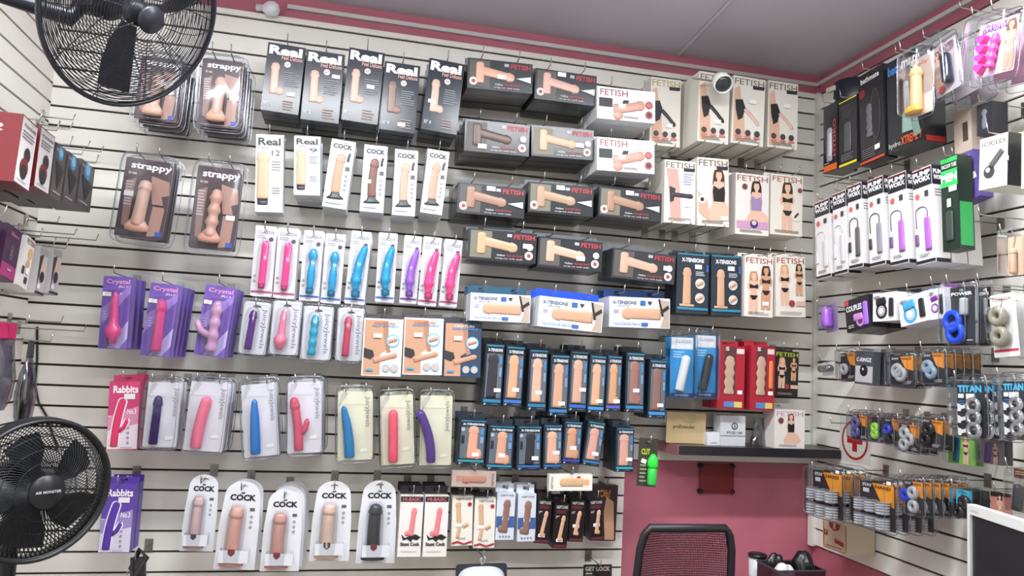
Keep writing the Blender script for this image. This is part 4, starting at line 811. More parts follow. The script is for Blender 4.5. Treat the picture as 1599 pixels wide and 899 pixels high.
# pump cartons
PQ = [((1272, 317, 1293, 309, 1300, 431, 1275, 437), (206, 208, 212), 'clear'), ((1300, 303, 1319, 297, 1326, 424, 1303, 431), (206, 208, 212), 'faint clear'), ((1322, 291, 1344, 285, 1349, 415, 1328, 421), (96, 92, 94), 'smoky'), ((1353, 282, 1376, 275, 1386, 411, 1360, 417), (140, 140, 150), 'grey'), ((1385, 276, 1411, 268, 1423, 409, 1392, 415), (170, 104, 190), 'lilac'), ((1421, 268, 1450, 260, 1466, 407, 1435, 414), (166, 100, 196), 'bright purple')]
for i, (q, tone, lk) in enumerate(PQ):
    short = '%s pump carton from the right corner' % ORD[i]
    p = R('pump_carton', '%s pump on white and black carton, %s' % (lk, short.replace('pump carton ', '')), 'carton', q, .26, 'white pump cartons on the right wall'); p.box(.055, (224, 222, 222), .4, None)
    p.rect(0, 0, 1, .2, (34, 32, 38), 'black_header'); p.rect(0, 0, 1, .02, (150, 34, 50), 'colour_band'); p.text('PUMP', .06, .035, .95, .09, (232, 232, 236), .05); p.text('WORX', .06, .095, .95, .15, (232, 232, 236), .05); p.rect(0, .96, 1, 1, (34, 32, 38), 'black_footer')
    p.disc(.24, .29, .12, (206, 90, 90)); p.rect(.62, .25, .82, .31, (60, 58, 64), 'printed_emblem'); hz = (60, 56, 62) if i in (2, 3) else (206, 206, 210) if i < 2 else (110, 76, 120)
    hs = MB(); pts = [p.uv(.70 + .30 * math.cos(a) - .30, .46 - .055 * math.sin(a)) for a in [PI * k / 8 for k in range(9)]]; pts.append(p.uv(.12, .62)); hs.tube([(x, -.002, z) for x, z in [p.uv(.70, .52)] + pts], .0016, 5); obj('printed_hose', hs, mat(hz, .4), p.root, True)
    p.toy('plain', .12, .80, .12, .68, .1, hz); p.toy('plain', .70, .86, .68, .52, .16, tone); p.rect(.54, .82, .86, .87, tuple(int(v * .75) for v in tone) if i > 1 else (196, 198, 202)); p.fine(.2, .9, .8, .94, 2, (110, 106, 110))
    
    for za, zb in ((.8, 1), (0, .04)): obj('black_side_band', MB().box(p.w / 2 - .0002, p.w / 2 + .0006, .001, .054, p.h * za, p.h * zb), mat((34, 32, 38), .4), p.root)
    for t_, za in (('PUMP', .91), ('WORX', .85)):
        vs, fs = text_mesh(t_, .05); obj('side_lettering', MB().add([(p.w / 2 + .0009, .006 + v[0] * .042, p.h * (za + v[2] * .05)) for v in vs], fs), mat((232, 232, 236), .4), p.root)
    sl = MB(); [sl.box(p.w / 2 - .0002, p.w / 2 + .0006, .008, .045, p.h * (.74 - .03 * k), p.h * (.752 - .03 * k)) for k in range(3)]; obj('side_print', sl, mat((140, 138, 142), .5), p.root)
    p.stack(3 if i > 3 else 2, .062, short); p.slotz = p.h - .004; p.slotz = None; p.hook(short, .015, .002)
p = R('toy_carton', 'black and green carton with large white capitals', 'carton', (1464, 250, 1490, 243, 1504, 388, 1477, 391), .27); p.box(.055, (30, 44, 38), .3); p.rect(0, 0, 1, .06, (50, 176, 84), 'colour_band'); p.text('VACUUM TUBE', .06, .075, .95, .12, (210, 214, 210), .02); p.rect(0, .14, 1, .32, (50, 186, 88), 'colour_band'); p.text('MEN', .05, .18, .96, .27, (230, 236, 232), .05); p.sticker(.72, .35, .03, .018); p.toy('plain', .48, .9, .48, .58, .22, (54, 66, 62)); p.rect(.36, .45, .6, .54, (186, 196, 196), 'printed_cap')
gs = MB().box(p.w / 2 - .0002, p.w / 2 + .0008, .004, .050, .012, p.h * .5); obj('green_side_panel', gs, mat((46, 150, 80), .4), p.root); p.hook('black and green carton', .015)
p = R('toy_carton', 'violet carton with dark curved massager print', 'carton', (1489, 246, 1518, 235, 1533, 304, 1504, 316), .205); p.box(.05, (86, 72, 140), .35); p.text('fantasy', .1, .06, .8, .12, (190, 180, 220)); p.toy('plain', .42, .84, .42, .2, .16, (52, 48, 70), .1, arm=.8); p.sticker(.75, .55, .03, .02, rot=.2); p.fine(.15, .92, .9, .96, 1, (200, 150, 180)); p.slotx = [-.028]; p.hook('violet carton', .015)
for i, q in enumerate([(1532, 217, 1575, 206, 1572, 286, 1527, 300), (1596, 208, 1640, 196, 1638, 284, 1594, 296)]):
    lab = ('white carton with glass plug print and black side', 'white carton cut by the right picture edge')[i]
    p = R('toy_carton', lab, 'carton', q, .28); p.box(.075, (226, 222, 206), .4, (226, 206, 110), .014); p.text('ICICLES', .1, .09, .92, .17, (60, 58, 60), .01); p.disc(.36, .68, .2, (60, 58, 62)); p.disc(.32, .64, .08, (190, 190, 194)); p.toy('plain', .42, .58, .84, .3, .1, (90, 88, 92)); p.disc(.72, .38, .09, (206, 204, 200))
    obj('black_side', MB().box(p.w / 2 - .0002, p.w / 2 + .0008, 0, .075, 0, p.h), mat((44, 46, 52), .35), p.root); p.sticker(1.0, .5, .012, .014); p.stack(2, .078, lab.split(' with')[0] + ' with %s' % ('glass plug', 'cut edge')[i]); p.hook(lab, .02)
p = R('clamshell_pack', 'beige clear pack below the far right white carton', 'clamshell pack', (1576, 372, 1600, 366, 1598, 428, 1572, 432), .25); p.card((206, 176, 152), slot=False); p.toy('tip', .5, .95, .5, .3, .2, (220, 170, 136), real=True); p.shell(-.06, -.2, 1.06, 1.04, .04, .1, 8, 'clear_shell'); p.hook('beige clear pack', .05)

# second row of the right wall: rings
p = R('blister_card', 'purple bullet pack seen edge on near the right corner', 'blister pack', (1289, 474, 1306, 470, 1310, 516, 1290, 520), .20); p.card((150, 130, 170)); p.toy('plain', .5, .85, .5, .2, .3, (160, 96, 210), real=True); p.shell(.05, .05, .95, .98, .05, .2, 4); p.hook('purple bullet pack', .06)
p = R('toy_carton', 'black carton with lilac ring print and white capitals', 'carton', (1318, 470, 1354, 460, 1363, 511, 1323, 518), .26); p.box(.07, (36, 34, 44), .3, (44, 44, 52), .014); p.text('COUPLES', .05, .2, .7, .38, (224, 220, 226), .04); p.disc(.1, .08, .08, (206, 60, 80)); p.toy('plain', .82, .9, .84, .18, .10, (160, 110, 214)); p.toy('plain', .35, .6, .7, .6, .1, (196, 130, 200)); p.disc(.6, .72, .17, (196, 130, 200)); p.disc(.6, .72, .1, (90, 50, 110)); p.fine(.1, .8, .35, .92, 2, (200, 190, 150)); p.stack(2, .075, 'black carton with lilac ring'); p.hook('black carton with lilac ring', .015)
for i, (q, c, hd) in enumerate([((1363, 458, 1399, 455, 1401, 501, 1363, 501), (34, 34, 38), (40, 40, 44)), ((1401, 466, 1446, 455, 1453, 500, 1408, 509), (70, 160, 206), (40, 130, 180)), ((1449, 452, 1475, 448, 1476, 496, 1452, 500), (124, 50, 150), (120, 50, 140))]):
    lab = 'white carton with %s ring print on the right wall' % ('black', 'blue', 'purple')[i]
    p = R('toy_carton', lab, 'carton', q, (.258, .262, .272)[i], 'white ring cartons'); p.box(.045, (224, 222, 226), .4, hd, .016); p.text('NEW!', .05, .1, .3, .24, INK, .02); p.disc(.38, .64, .24, c, 'printed_ring'); p.disc(.38, .64, .155, (224, 222, 226)); p.disc(.38, .64, .125, c); p.disc(.38, .64, .105, (224, 222, 226)); p.toy('plain', .18, .35, .58, .28, .12, c)
    p.toy('plain', .80, .84, .80, .2, .10, (36, 36, 40)); p.disc(.80, .25, .04, (90, 90, 94)); p.stack(3, .05, lab, .004); p.hook(lab, .015)
for i, q in enumerate([(1480, 448, 1519, 448, 1526, 538, 1483, 537), (1526, 448, 1545, 448, 1549, 536, 1530, 536)]):
    lab = ('clear pack with shiny blue ring toy and silver bullet', 'dark clear pack behind the blue ring toy pack')[i]
    p = R('blister_card', lab, 'blister pack', q, .25 - .07 * i); p.card((52, 54, 60), slot=False); p.rect(0, .02, 1, .17, (30, 32, 38)); p.text('OL', .42, .035, .6, .075, (220, 222, 226)); p.text('POWER', .12, .09, .92, .15, (226, 228, 232), .04); p.toy('plain', .72, .5, .72, .2, .13, (176, 178, 182), real=True, rough=.1); p.fine(.7, .92, .95, .95, 1, (220, 220, 220))
    if not i:
        for u, v in ((.32, .6), (.42, .80)): x, z = p.uv(u, v); obj('blue_ring', MB().loop(Vector((x, -.016, z)), Vector((1, 0, 0)), Vector((0, 0, 1)), .26 * p.w, .010, 20, 8), mat((30, 80, 220), .1), p.root, True)
    p.shell(-.04, -.1, 1.08, 1.02, .04, .1, 8, 'clear_shell', flange=.004); p.slotz = p.h + .006; p.slotx = [.03 * i]; p.hook(lab, .05)
p = R('blister_card', 'white tilted hang card with two clear rings on right wall', 'blister pack', (1543, 461, 1582, 457, 1595, 555, 1555, 558), .27); p.card((224, 222, 220)); p.text('CLASSIX', .1, .06, .85, .11, (176, 80, 90), .01)
for v in (.36, .68): x, z = p.uv(.44, v); obj('clear_ring', MB().loop(Vector((x, -.014, z)), Vector((1, 0, 0)), Vector((0, 0, 1)), .22 * p.w, .012, 20, 8), mat((150, 146, 130), .12), p.root, True)
p.rect(.02, .88, .98, .92, (190, 50, 80), 'printed_stripe'); p.shell(.05, .18, .85, .84, .035, .2, 4); p.slotz = p.h - .016; p.t = .03; p.stack(3, .04, 'white hang card with two clear rings'); p.hook('white hang card with two clear rings', .05)
# third row
def ringcard(q, lab, short, d, n, tones, orange=True, grp=None, mid=(60, 60, 66)):
    p = R('blister_card', lab, 'blister pack', q, d, grp); p.card((44, 44, 50), slot=False); k = p.w
    if orange: p.poly([(.4, .02), (.98, .02), (.98, .5), (.62, .42)], (226, 140, 40), 'orange_print'); p.text('STAY', .05, .05, .36, .12, (210, 210, 214), .03); p.text('HARD', .44, .06, .9, .13, (90, 50, 20), .03)
    for j, (u, v, c) in enumerate(tones): x, z = p.uv(u, v); obj('rubber_ring', MB().loop(Vector((x, -.012, z)), Vector((1, 0, 0)), Vector((0, 0, 1)), .17 * k, .0085, 18, 8), mat(c, .15), p.root, True)
    p.fine(.5, .84, .92, .94, 3, (190, 190, 194)); p.shell(-.04, -.14, 1.04, 1.02, .026, .1, 8, 'clear_shell', flange=.003); p.slotz = p.h + .006; p.slotx = [0]; p.t = .02; p.stack(n, .031, short, .002, full=True); p.hook(short, .045)
CLR = (170, 172, 174); KB = (34, 34, 38)
ringcard((1312, 552, 1335, 549, 1337, 594, 1314, 593), 'small orange printed pack with clear sleeve in the third right row', 'small orange pack with clear sleeve', .20, 1, [(.4, .6, CLR)])
p = R('clear_tube', 'clear tube pack seen edge on in the third right row', 'blister pack', (1284, 566, 1304, 564, 1306, 586, 1285, 586), .18); p.card((200, 200, 200), slot=False); obj('tube', MB().tube([(-p.w * .4, -.016, p.h / 2), (p.w * .4, -.016, p.h / 2)], .014, 12), clear_mat((205, 205, 210), .15), p.root, True); p.hook('clear tube pack', .04)
p = R('toy_carton', 'black and silver carton with black bead ring', 'carton', (1337, 549, 1366, 547, 1361, 601, 1334, 599), .23); p.box(.03, (70, 72, 78), .3, (150, 152, 156), .012); p.rect(.02, .45, .98, .93, (176, 178, 182)); p.rect(0, .93, 1, 1, (70, 72, 78)); p.text('C-RINGZ', .08, .2, .92, .32, (226, 226, 230), .03); p.disc(.5, .58, .22, (22, 22, 26)); p.disc(.46, .54, .05, (200, 200, 204)); p.stack(4, .05, 'black and silver bead ring carton', .003); p.hook('black and silver bead ring carton', .02)
ringcard((1392, 557, 1427, 554, 1428, 602, 1391, 603), 'orange and black pack with clear ring left of its twin', 'left orange ring pack in the third row', .24, 3, [(.4, .5, CLR), (.55, .62, CLR)])
ringcard((1443, 552, 1476, 549, 1475, 598, 1441, 602), 'orange and black pack with bluish ring right of its twin', 'right orange ring pack in the third row', .24, 5, [(.35, .45, (140, 160, 180)), (.5, .62, (140, 160, 180))])
# fourth row
for i, (q, tones, lk) in enumerate([((1331, 646, 1355, 648, 1355, 688, 1331, 684), [(.4, .35, (90, 84, 130)), (.4, .7, (80, 74, 140))], 'violet'), ((1361, 650, 1381, 652, 1381, 690, 1361, 687), [(.5, .45, (150, 206, 80)), (.5, .7, (150, 206, 80))], 'lime green'), ((1382, 652, 1405, 655, 1405, 695, 1382, 691), [(.35, .45, (50, 60, 170)), (.6, .75, KB)], 'royal blue'),
                                    ((1407, 660, 1437, 664, 1436, 708, 1406, 702), [(.35, .35, CLR), (.6, .55, CLR), (.35, .75, CLR)], 'silvery'), ((1441, 653, 1474, 656, 1472, 703, 1440, 697), [(.45, .35, KB), (.3, .7, KB)], 'black')]):
    short = '%s ring pack in the fourth right wall row' % lk
    ringcard(q, 'small clear ' + short, short, .20 + .008 * i, 3 if i < 4 else 2, tones, i != 1, 'small ring packs in the fourth row')
for i, q in enumerate([(1495, 598, 1536, 598, 1541, 684, 1495, 681), (1566, 596, 1602, 594, 1606, 682, 1568, 680)]):
    lab = ('pack with three chrome rings and light blue capitals, nearer the corner', 'second chrome ring pack at the right picture edge')[i]
    p = R('blister_card', lab, 'blister pack', q, .28, 'three ring packs'); p.card((38, 42, 50), slot=False); p.text('TITAN', .04, .04, .9, .17, (70, 180, 230), .05); p.rect(.05, .2, .26, .28, (220, 222, 224)); p.sticker(.5, .25, .03, .016); p.fine(.06, .33, .36, .42, 2, (60, 120, 170))
    for j, v in enumerate((.42, .64, .87)):
        x, z = p.uv(.72, v); obj('chrome_ring', MB().loop(Vector((x, -.014, z)), Vector((1, 0, 0)), Vector((0, 0, 1)), .19 * p.w, .0075, 22, 8), mat((200, 202, 206), .12, .8), p.root, True); obj('dark_dome', MB().lathe([(.15 * p.w, 0), (.13 * p.w, .012), (.06 * p.w, .02), (.01 * p.w, .022)], (x, -.001, z), Vector((0, -1, 0)), 14), mat((36, 38, 44), .12), p.root, True)
        p.poly([(.02, v - .04), (.2, v), (.42, v - .05), (.46, v - .02), (.3, v + .05), (.16, v + .07), (.14, v + .11), (.03, v + .11)], (226, 228, 230), 'printed_hand')
    p.shell(-.03, -.14, 1.06, 1.03, .036, .1, 8, 'clear_shell', flange=.004); p.slotz = p.h + .007; p.slotx = [0]; p.t = .03; p.stack(4 if i == 0 else 2, .042, 'chrome ring pack ' + ('nearer the corner', 'at the picture edge')[i], 0, full=True); p.hook('chrome ring pack ' + ('nearer the corner', 'at the picture edge')[i], .05)
for i, (q, c, sk) in enumerate([((1481, 672, 1524, 676, 1523, 727, 1480, 722), (120, 176, 70), (40, 100, 130)), ((1530, 684, 1568, 688, 1568, 727, 1530, 722), (110, 100, 110), (84, 56, 130))]):
    lab = ('green photo pack under the chrome ring pack', 'dim purple photo pack under the second ring pack')[i]
    p = R('blister_card', lab, 'blister pack', q, .17); p.card(c, slot=False); p.toy('plain', .28, .95, .36, .15, .12, sk); p.figure(.66, .1, .9, (150, 110, 80), (60, 60, 60)); p.shell(-.03, -.1, 1.04, 1.02, .025, .1, 8, 'clear_shell'); p.t = .02; p.stack(2, .03, lab); p.slotz = None; p.hook(lab, .04)
# fifth row: sleeve packs
for i, (q, n, lk) in enumerate([((1271, 733, 1314, 738, 1318, 814, 1268, 800), 3, 'nearest the right corner'), ((1346, 748, 1394, 757, 1402, 832, 1341, 816), 4, 'left of the ring stack')]):
    short = 'clear sleeve pack ' + lk
    p = R('blister_card', 'orange and black six cup ' + short, 'blister pack', q, .26, 'six cup sleeve packs'); p.card((44, 42, 46), slot=False); p.poly([(.36, .03), (.98, .03), (.98, .5), (.62, .45)], (228, 146, 40), 'orange_print'); p.text('STAY', .08, .06, .36, .13, (214, 214, 216), .04); p.text('HARD', .46, .07, .9, .14, (90, 52, 20), .04); p.rect(.1, .17, .28, .26, (200, 200, 204))
    for a in range(3):
        for b in range(2):
            x, z = p.uv(.18 + .32 * a, .62 + .33 * b); k = .14 * p.w; obj('ribbed_sleeve', MB().lathe([(k * (.86 + .14 * (j % 2)), .26 * p.h / 9 * j) for j in range(10)] , (x, -k, z - .03 * p.h), n=14), mat((166, 168, 173), .08), p.root)
    p.sticker(.85, -.02, .02, .012); p.shell(-.04, -.12, 1.06, 1.05, .045, .1, 8, 'clear_shell', flange=.004); p.slotz = p.h + .007; p.slotx = [0]; p.t = .03; p.stack(n, .049, short, 0, full=True); p.hook(short, .06)
ringcard((1413, 748, 1441, 753, 1444, 806, 1413, 800), 'orange pack with blue ring left of the black ring card', 'orange pack with blue ring', .285, 6, [(.2, .45, (40, 70, 200)), (.6, .35, CLR), (.6, .75, CLR)])
p = R('blister_card', 'turquoise hang card with two black rings beside the monitor', 'blister pack', (1493, 762, 1519, 766, 1519, 812, 1493, 806), .2); p.card((40, 44, 52), slot=False); p.rect(.02, .02, .98, .55, (60, 170, 200)); p.text('TITAN', .15, .08, .7, .16, (30, 90, 130), .02)
for u, v in ((.65, .42), (.3, .78)): x, z = p.uv(u, v); obj('rubber_ring', MB().loop(Vector((x, -.01, z)), Vector((1, 0, 0)), Vector((0, 0, 1)), .2 * p.w, .009, 18, 8), mat(KB, .2), p.root, True)
p.shell(-.03, -.1, 1.04, 1.02, .03, .1, 8, 'clear_shell'); p.t = .02; p.stack(3, .03, 'turquoise card with black rings'); p.slotz = None; p.hook('turquoise card with black rings', .04)
p = R('blister_card', 'pinkish photo pack hanging above the monitor', 'blister pack', (1546, 765, 1578, 772, 1584, 818, 1548, 806), .16); p.card((190, 128, 112), slot=False); p.poly([(0, 0), (1, 0), (1, .12), (0, .2)], (40, 32, 34)); p.figure(.45, .1, .9, (40, 32, 32), (206, 160, 140)); p.rect(.3, .8, .6, 1, (220, 200, 150)); p.slotz = None; p.hook('pinkish photo pack', .02)
p = R('blister_card', 'dark curved toy pack at the right edge above the monitor', 'blister pack', (1582, 730, 1606, 734, 1612, 806, 1585, 796), .22); p.card((150, 146, 136), slot=False); p.rect(0, 0, 1, .22, (80, 44, 56)); p.fine(.1, .06, .8, .16, 2, (200, 160, 70)); p.toy('plain', .35, .95, .5, .35, .25, (54, 56, 62), real=True); p.shell(-.03, -.02, 1.04, 1.02, .04, .1, 8, 'clear_shell'); p.slotz = None; p.hook('dark curved toy pack', .05)

# red cross sticker and first aid cabinet
c = P(1335, 687, 0, XR); rr = (P(1335, 656, 0, XR) - P(1335, 718, 0, XR)).length / 2
r = empty('cross_sticker', (XR, c.y, c.z - rr)); tag(r, 'white round sticker with a red cross on the right wall', 'sticker')
def wallplate(pts, holes, x0, x1): # outline in (right, up) seen from the room
    mb = MB().plate(pts, holes, x0, x1); mb.v = [(v[1], -v[0], v[2]) for v in mb.v]; return mb
sq = 1.18
obj('sheet', wallplate([(-rr * sq, -.01), (rr * sq, -.01), (rr * sq, 2 * rr + .01), (-rr * sq, 2 * rr + .01)], [], -.0012, -.0004), mat((222, 220, 214), .4), r)
circ = lambda k: [(rr * k * math.cos(2 * PI * j / 32), rr + rr * k * math.sin(2 * PI * j / 32)) for j in range(32)]
obj('red_ring', wallplate(circ(1), [circ(.88)], -.0018, -.0013), mat((176, 28, 40), .4), r)
a, b = .18 * rr, .58 * rr
obj('red_cross', wallplate([(x, rr + z) for x, z in [(-a, -b), (a, -b), (a, -a), (b, -a), (b, a), (a, a), (a, b), (-a, b), (-a, a), (-b, a), (-b, -a), (-a, -a)]], [], -.0018, -.0013), mat((176, 28, 40), .4), r)
p = R('first_aid_box', 'cream first aid box with red print on the right wall', 'box', (1285, 812, 1322, 820, 1323, 868, 1285, 852), .13); p.box(.125, (214, 200, 172), .4)
p.poly([(.25, .02), (.75, .02), (.68, .22), (.5, .30), (.32, .22)], (160, 60, 44), 'printed_emblem'); p.rect(.45, .0, .55, .22, (214, 200, 172)); p.rect(.06, .32, .22, .52, (160, 60, 44), 'printed_emblem'); p.text('T', .1, .36, .18, .48, (220, 206, 180), .03); p.poly([(.5, .55), (.88, .62), (.86, .78), (.52, .70)], (160, 64, 48), 'printed_crest'); p.fine(.15, .84, .85, .9, 2, (170, 90, 70)); p.dots(.5, .5, .5, 1, .001, (160, 60, 44))
x0, z0 = -p.w / 2, 0
obj('red_border', MB().tube([(-p.w * .46, -.0008, p.h * .97), (-p.w * .46, -.0008, p.h * .1), (-p.w * .4, -.0008, p.h * .04), (p.w * .4, -.0008, p.h * .04), (p.w * .46, -.0008, p.h * .1), (p.w * .46, -.0008, p.h * .97)], .0012, 4), mat((170, 70, 50), .4), p.root)

# monitor on a low stand, at the right edge
def monitor():
    A = PD(1510, 786, 1.75); B = PD(1700, 874, 1.38); B = Vector((B.x, B.y, A.z))
    u = (B - A); W = u.length; u.normalize(); H = .33; n = Vector((u.y, -u.x, 0))
    if n.dot(CP - A) < 0: n = -n
    r = empty('monitor', (A.x, A.y, A.z - H - .08)); r['label'] = 'white framed computer monitor with dark screen at the lower right'; r['category'] = 'monitor'
    M = Matrix(((u.x, -n.x, 0, r.location.x), (u.y, -n.y, 0, r.location.y), (0, 0, 1, r.location.z), (0, 0, 0, 1))); r.matrix_world = M
    z0 = .08; z1 = .08 + H; b = .017
    wm = mat((206, 206, 204), .35)
    obj('bezel', MB().plate([(0, z0), (W, z0), (W, z1), (0, z1)], [[(b * .6, z0 + b * 1.4), (W - b, z0 + b * 1.4), (W - b, z1 - b * 1.3), (b * .6, z1 - b * 1.3)]], 0, .02), wm, r)
    obj('screen', MB().box(b * .5, W - b * .9, .006, .008, z0 + b, z1 - b), mat((34, 35, 38), .25), r)
    obj('rear_cover', MB().box(.004, W - .004, .02, .05, z0 + .01, z1 - .01), wm, r)
    obj('neck', MB().box(W / 2 - .03, W / 2 + .03, .02, .05, .01, z0 + .05), wm, r); obj('foot', MB().box(W / 2 - .11, W / 2 + .11, -.08, .12, 0, .012), wm, r)
    m = MB(); vs, fs = text_mesh('LANIX', .0); m.add([(.012 + v[0] * .03, -.0004, z1 - .016 + v[2] * .006) for v in vs], fs); obj('lettering', m, mat((150, 150, 150), .4), r)
    zt_ = r.location.z - .0005; c = A + u * W / 2 - n * .03
    t = empty('desk', (c.x, c.y, 0)); tag(t, 'desk under the computer monitor at the right edge', 'desk'); t.rotation_euler = (0, 0, math.atan2(u.y, u.x))
    obj('desk_top', MB().box(-.24, .24, -.18, .18, zt_ - .03, zt_), mat((160, 130, 110), .4), t)
    for sx in (-1, 1):
        for sy in (-1, 1): obj('leg', MB().box(sx * .22 - .015, sx * .22 + .015, sy * .16 - .015, sy * .16 + .015, 0, zt_ - .03), mat((60, 58, 58), .4), t)
monitor()

# white dome camera hanging in front of the tall cartons
c = P(1127, 128, 1, -.37); r = empty('dome_camera', c); tag(r, 'white dome security camera with dark opening before tall cartons', 'camera')
axd = Vector((-.10, -.75, -.62)).normalized()
obj('housing', MB().lathe([(.012, -.045), (.030, -.036), (.037, -.01), (.038, .03), (.034, .032), (.033, .02), (.001, .018)], ax=axd), mat((226, 226, 218), .35), r, True)
obj('lens_window', MB().lathe([(.033, .019), (.030, .026), (.018, .031), (.002, .033)], ax=axd), mat((52, 56, 62), .15), r, True)
e = P(1082, 122, 1, -.37) - c
obj('bracket_arm', MB().tube([-axd * .04, -axd * .04 + Vector((-.02, .03, .0)), Vector((e.x, e.y, e.z))], .004, 6), mat((120, 118, 112), .4), r, True)

# ------------------------------------------------------------------ goods on the left wall
def Lw(name, lab, cat, q, d, grp=None): return Pack(name, lab, cat, q, 'L', d, grp)
LB = [((40, 186, 62, 198, 43, 294, 16, 284), 'white', 'white faced carton with mask print nearest on left wall'), ((66, 202, 88, 212, 74, 302, 50, 291), 'white', 'white faced carton with mask print behind the first one'),
      ((90, 226, 106, 234, 93, 313, 76, 305), 'dark', 'dark grey carton with blue dot, nearest of three'), ((108, 240, 126, 248, 115, 322, 96, 314), 'dark', 'dark grey carton with blue dot, middle of three'), ((129, 253, 150, 262, 139, 328, 118, 320), 'dark', 'dark grey carton with blue dot nearest the left corner')]
for i, (q, k, lab) in enumerate(LB):
    p = Lw('toy_carton', lab, 'carton', q, .27, 'cartons in the upper left row'); base = (112, 28, 36) if k == 'white' else (84, 80, 80)
    p.box(.10, base, .35, base, .012)
    if k == 'white':
        p.rect(.02, .02, .98, .98, (222, 220, 220)); p.text('PLEASURE', .15, .1, .9, .15, (110, 106, 108)); p.fine(.12, .2, .9, .34, 3, (130, 126, 128)); p.disc(.55, .52, .2, (60, 40, 44)); p.disc(.45, .72, .26, (120, 44, 50)); p.disc(.45, .78, .2, (40, 38, 40)); p.fine(.1, .92, .8, .95, 1, GREY)
        m = MB(); vs, fs = text_mesh('Pleasure 69', .02); m.add([(-p.w / 2 - .0006, .085 - v[2] * .045, p.h * .12 + v[0] * p.h * .72) for v in vs], fs); obj('side_lettering', m, mat((214, 180, 180), .4), p.root)
    else: p.disc(.5, .13, .26, (70, 150, 206)); p.disc(.5, .13, .15, (150, 200, 226)); p.poly([(.1, .3), (.95, .42), (.5, .82)], (40, 40, 44), 'printed_garment'); p.text('Bijoux', .05, .08, .3, .16, (200, 180, 190)); p.fine(.1, .88, .9, .93, 1, (200, 196, 196))
    p.stack(2, .11, lab); p.hook(lab, .02)
LM = [((-20, 335, 5, 344, -13, 437, -38, 431), 'purple', 'dark purple carton cut by the left picture edge'), ((14, 351, 38, 364, 19, 436, -4, 432), 'purple', 'dark purple carton with pink foot on left wall'), ((43, 370, 58, 378, 39, 451, 26, 443), 'white', 'white carton with blond figure on left wall'), ((64, 385, 78, 390, 66, 462, 52, 457), 'mask', 'grey carton with dark mask print, nearer one'), ((85, 389, 99, 392, 88, 460, 74, 458), 'mask', 'grey carton with dark mask print nearest the corner')]
for i, (q, k, lab) in enumerate(LM):
    p = Lw('toy_carton', lab, 'carton', q, .22, 'cartons in the lower left row'); base = {'purple': (62, 34, 62), 'white': (216, 212, 208), 'mask': (186, 182, 182)}[k]; p.box(.08, base, .4, base, .012)
    if k == 'purple': p.rect(.02, .72, .98, .98, (150, 50, 100)); p.text('Bijoux', .3, .1, .85, .2, (170, 110, 150), .02); p.dots(.5, .42, .56, 3, .1, (110, 110, 114)); p.text('MINI', .4, .8, .65, .84, (226, 200, 210))
    elif k == 'white': p.text('FETISH', .1, .04, .95, .14, (110, 96, 90)); p.disc(.7, .3, .25, (206, 170, 110)); p.disc(.6, .52, .2, (196, 156, 110)); p.rect(.1, .6, .35, .75, (60, 58, 60)); p.rect(.5, .78, .8, .9, (60, 58, 60)); p.sticker(.6, .66, .02, .016)
    else: p.rect(.04, .02, .96, .16, (150, 148, 150)); p.disc(.55, .45, .36, (206, 176, 160)); p.poly([(.1, .2), (.5, .15), (.3, .5), (.15, .9)], (60, 50, 48), 'printed_hair'); p.disc(.55, .62, .24, (44, 42, 46)); p.sticker(.28, .84, .02, .014); p.rect(.02, .94, .98, 1, (50, 50, 54))
    p.stack(2, .085, lab); p.hook(lab, .02)
# clear bags hanging lower on the left wall
for i, (q, hd, body, lab) in enumerate([((-10, 500, 26, 506, 14, 640, -22, 640), (190, 40, 92), (150, 150, 154), 'clear bag with hot pink header at the left edge'), ((40, 530, 52, 534, 50, 668, 24, 664), (60, 60, 64), (40, 40, 44), 'slim dark bag hanging right of the pink headed bag')]):
    p = Lw('hang_bag', lab, 'bag', q, .20); w2 = p.w / 2
    n = 10; prof = [(0, .5, .012), (.15, .9, .022), (.45, 1, .028), (.75, .8, .02), (1, .35 if i else .9, .003)]; vs = []
    for z, kx, ky in prof: vs += [(w2 * kx * math.cos(2 * PI * j / n), ky * math.sin(2 * PI * j / n), p.h * .82 * z) for j in range(n)]
    fs = [(a * n + j, a * n + (j + 1) % n, (a + 1) * n + (j + 1) % n, (a + 1) * n + j) for a in range(len(prof) - 1) for j in range(n)]
    obj('bag_film', MB().add(vs, fs + [tuple(range(n))]), clear_mat((190, 192, 196), .15), p.root, True); obj('dark_contents', MB().add([(x * .8, y * .7, z * .86 + .008) for x, y, z in vs], fs + [tuple(range(n)), tuple(range(4 * n, 5 * n))]), mat(body, .3), p.root, True)
    obj('header_card', MB().plate([(-w2 * (.9 if not i else .5), p.h * .8), (w2 * (.9 if not i else .5), p.h * .8), (w2 * (.9 if not i else .4), p.h), (-w2 * (.9 if not i else .4), p.h)], [], -.002, .002), mat(hd, .4), p.root); p.slotz = p.h * 1.003; p.slotx = [0]; p.hook(lab, .05)
# empty hooks on the left wall, pointing into the room
for i, (px, py) in enumerate([(86, 138 + 46), (110, 200), (137, 229), (158, 237), (86, 347), (116, 366), (105, 379), (150, 375), (95, 503), (131, 517)]):
    q = P(px, py, 1, -.06 - .04 * (i % 3)); peg_hook(q, 'L', max(.1, q.x - XL), 'empty wire hook on the left wall, %s from the top' % ORD[i], tip=.022)
# empty hooks on the right wall
for i, (px, py) in enumerate([(1287, 275), (1308, 285), (1340, 249), (1475, 340), (1530, 335), (1298, 660), (1500, 12)]):
    q = P(px, py, 0, XR - .22); peg_hook(q, 'R', .22, 'empty wire hook on the right wall, %s of seven' % ORD[i], tip=.022)

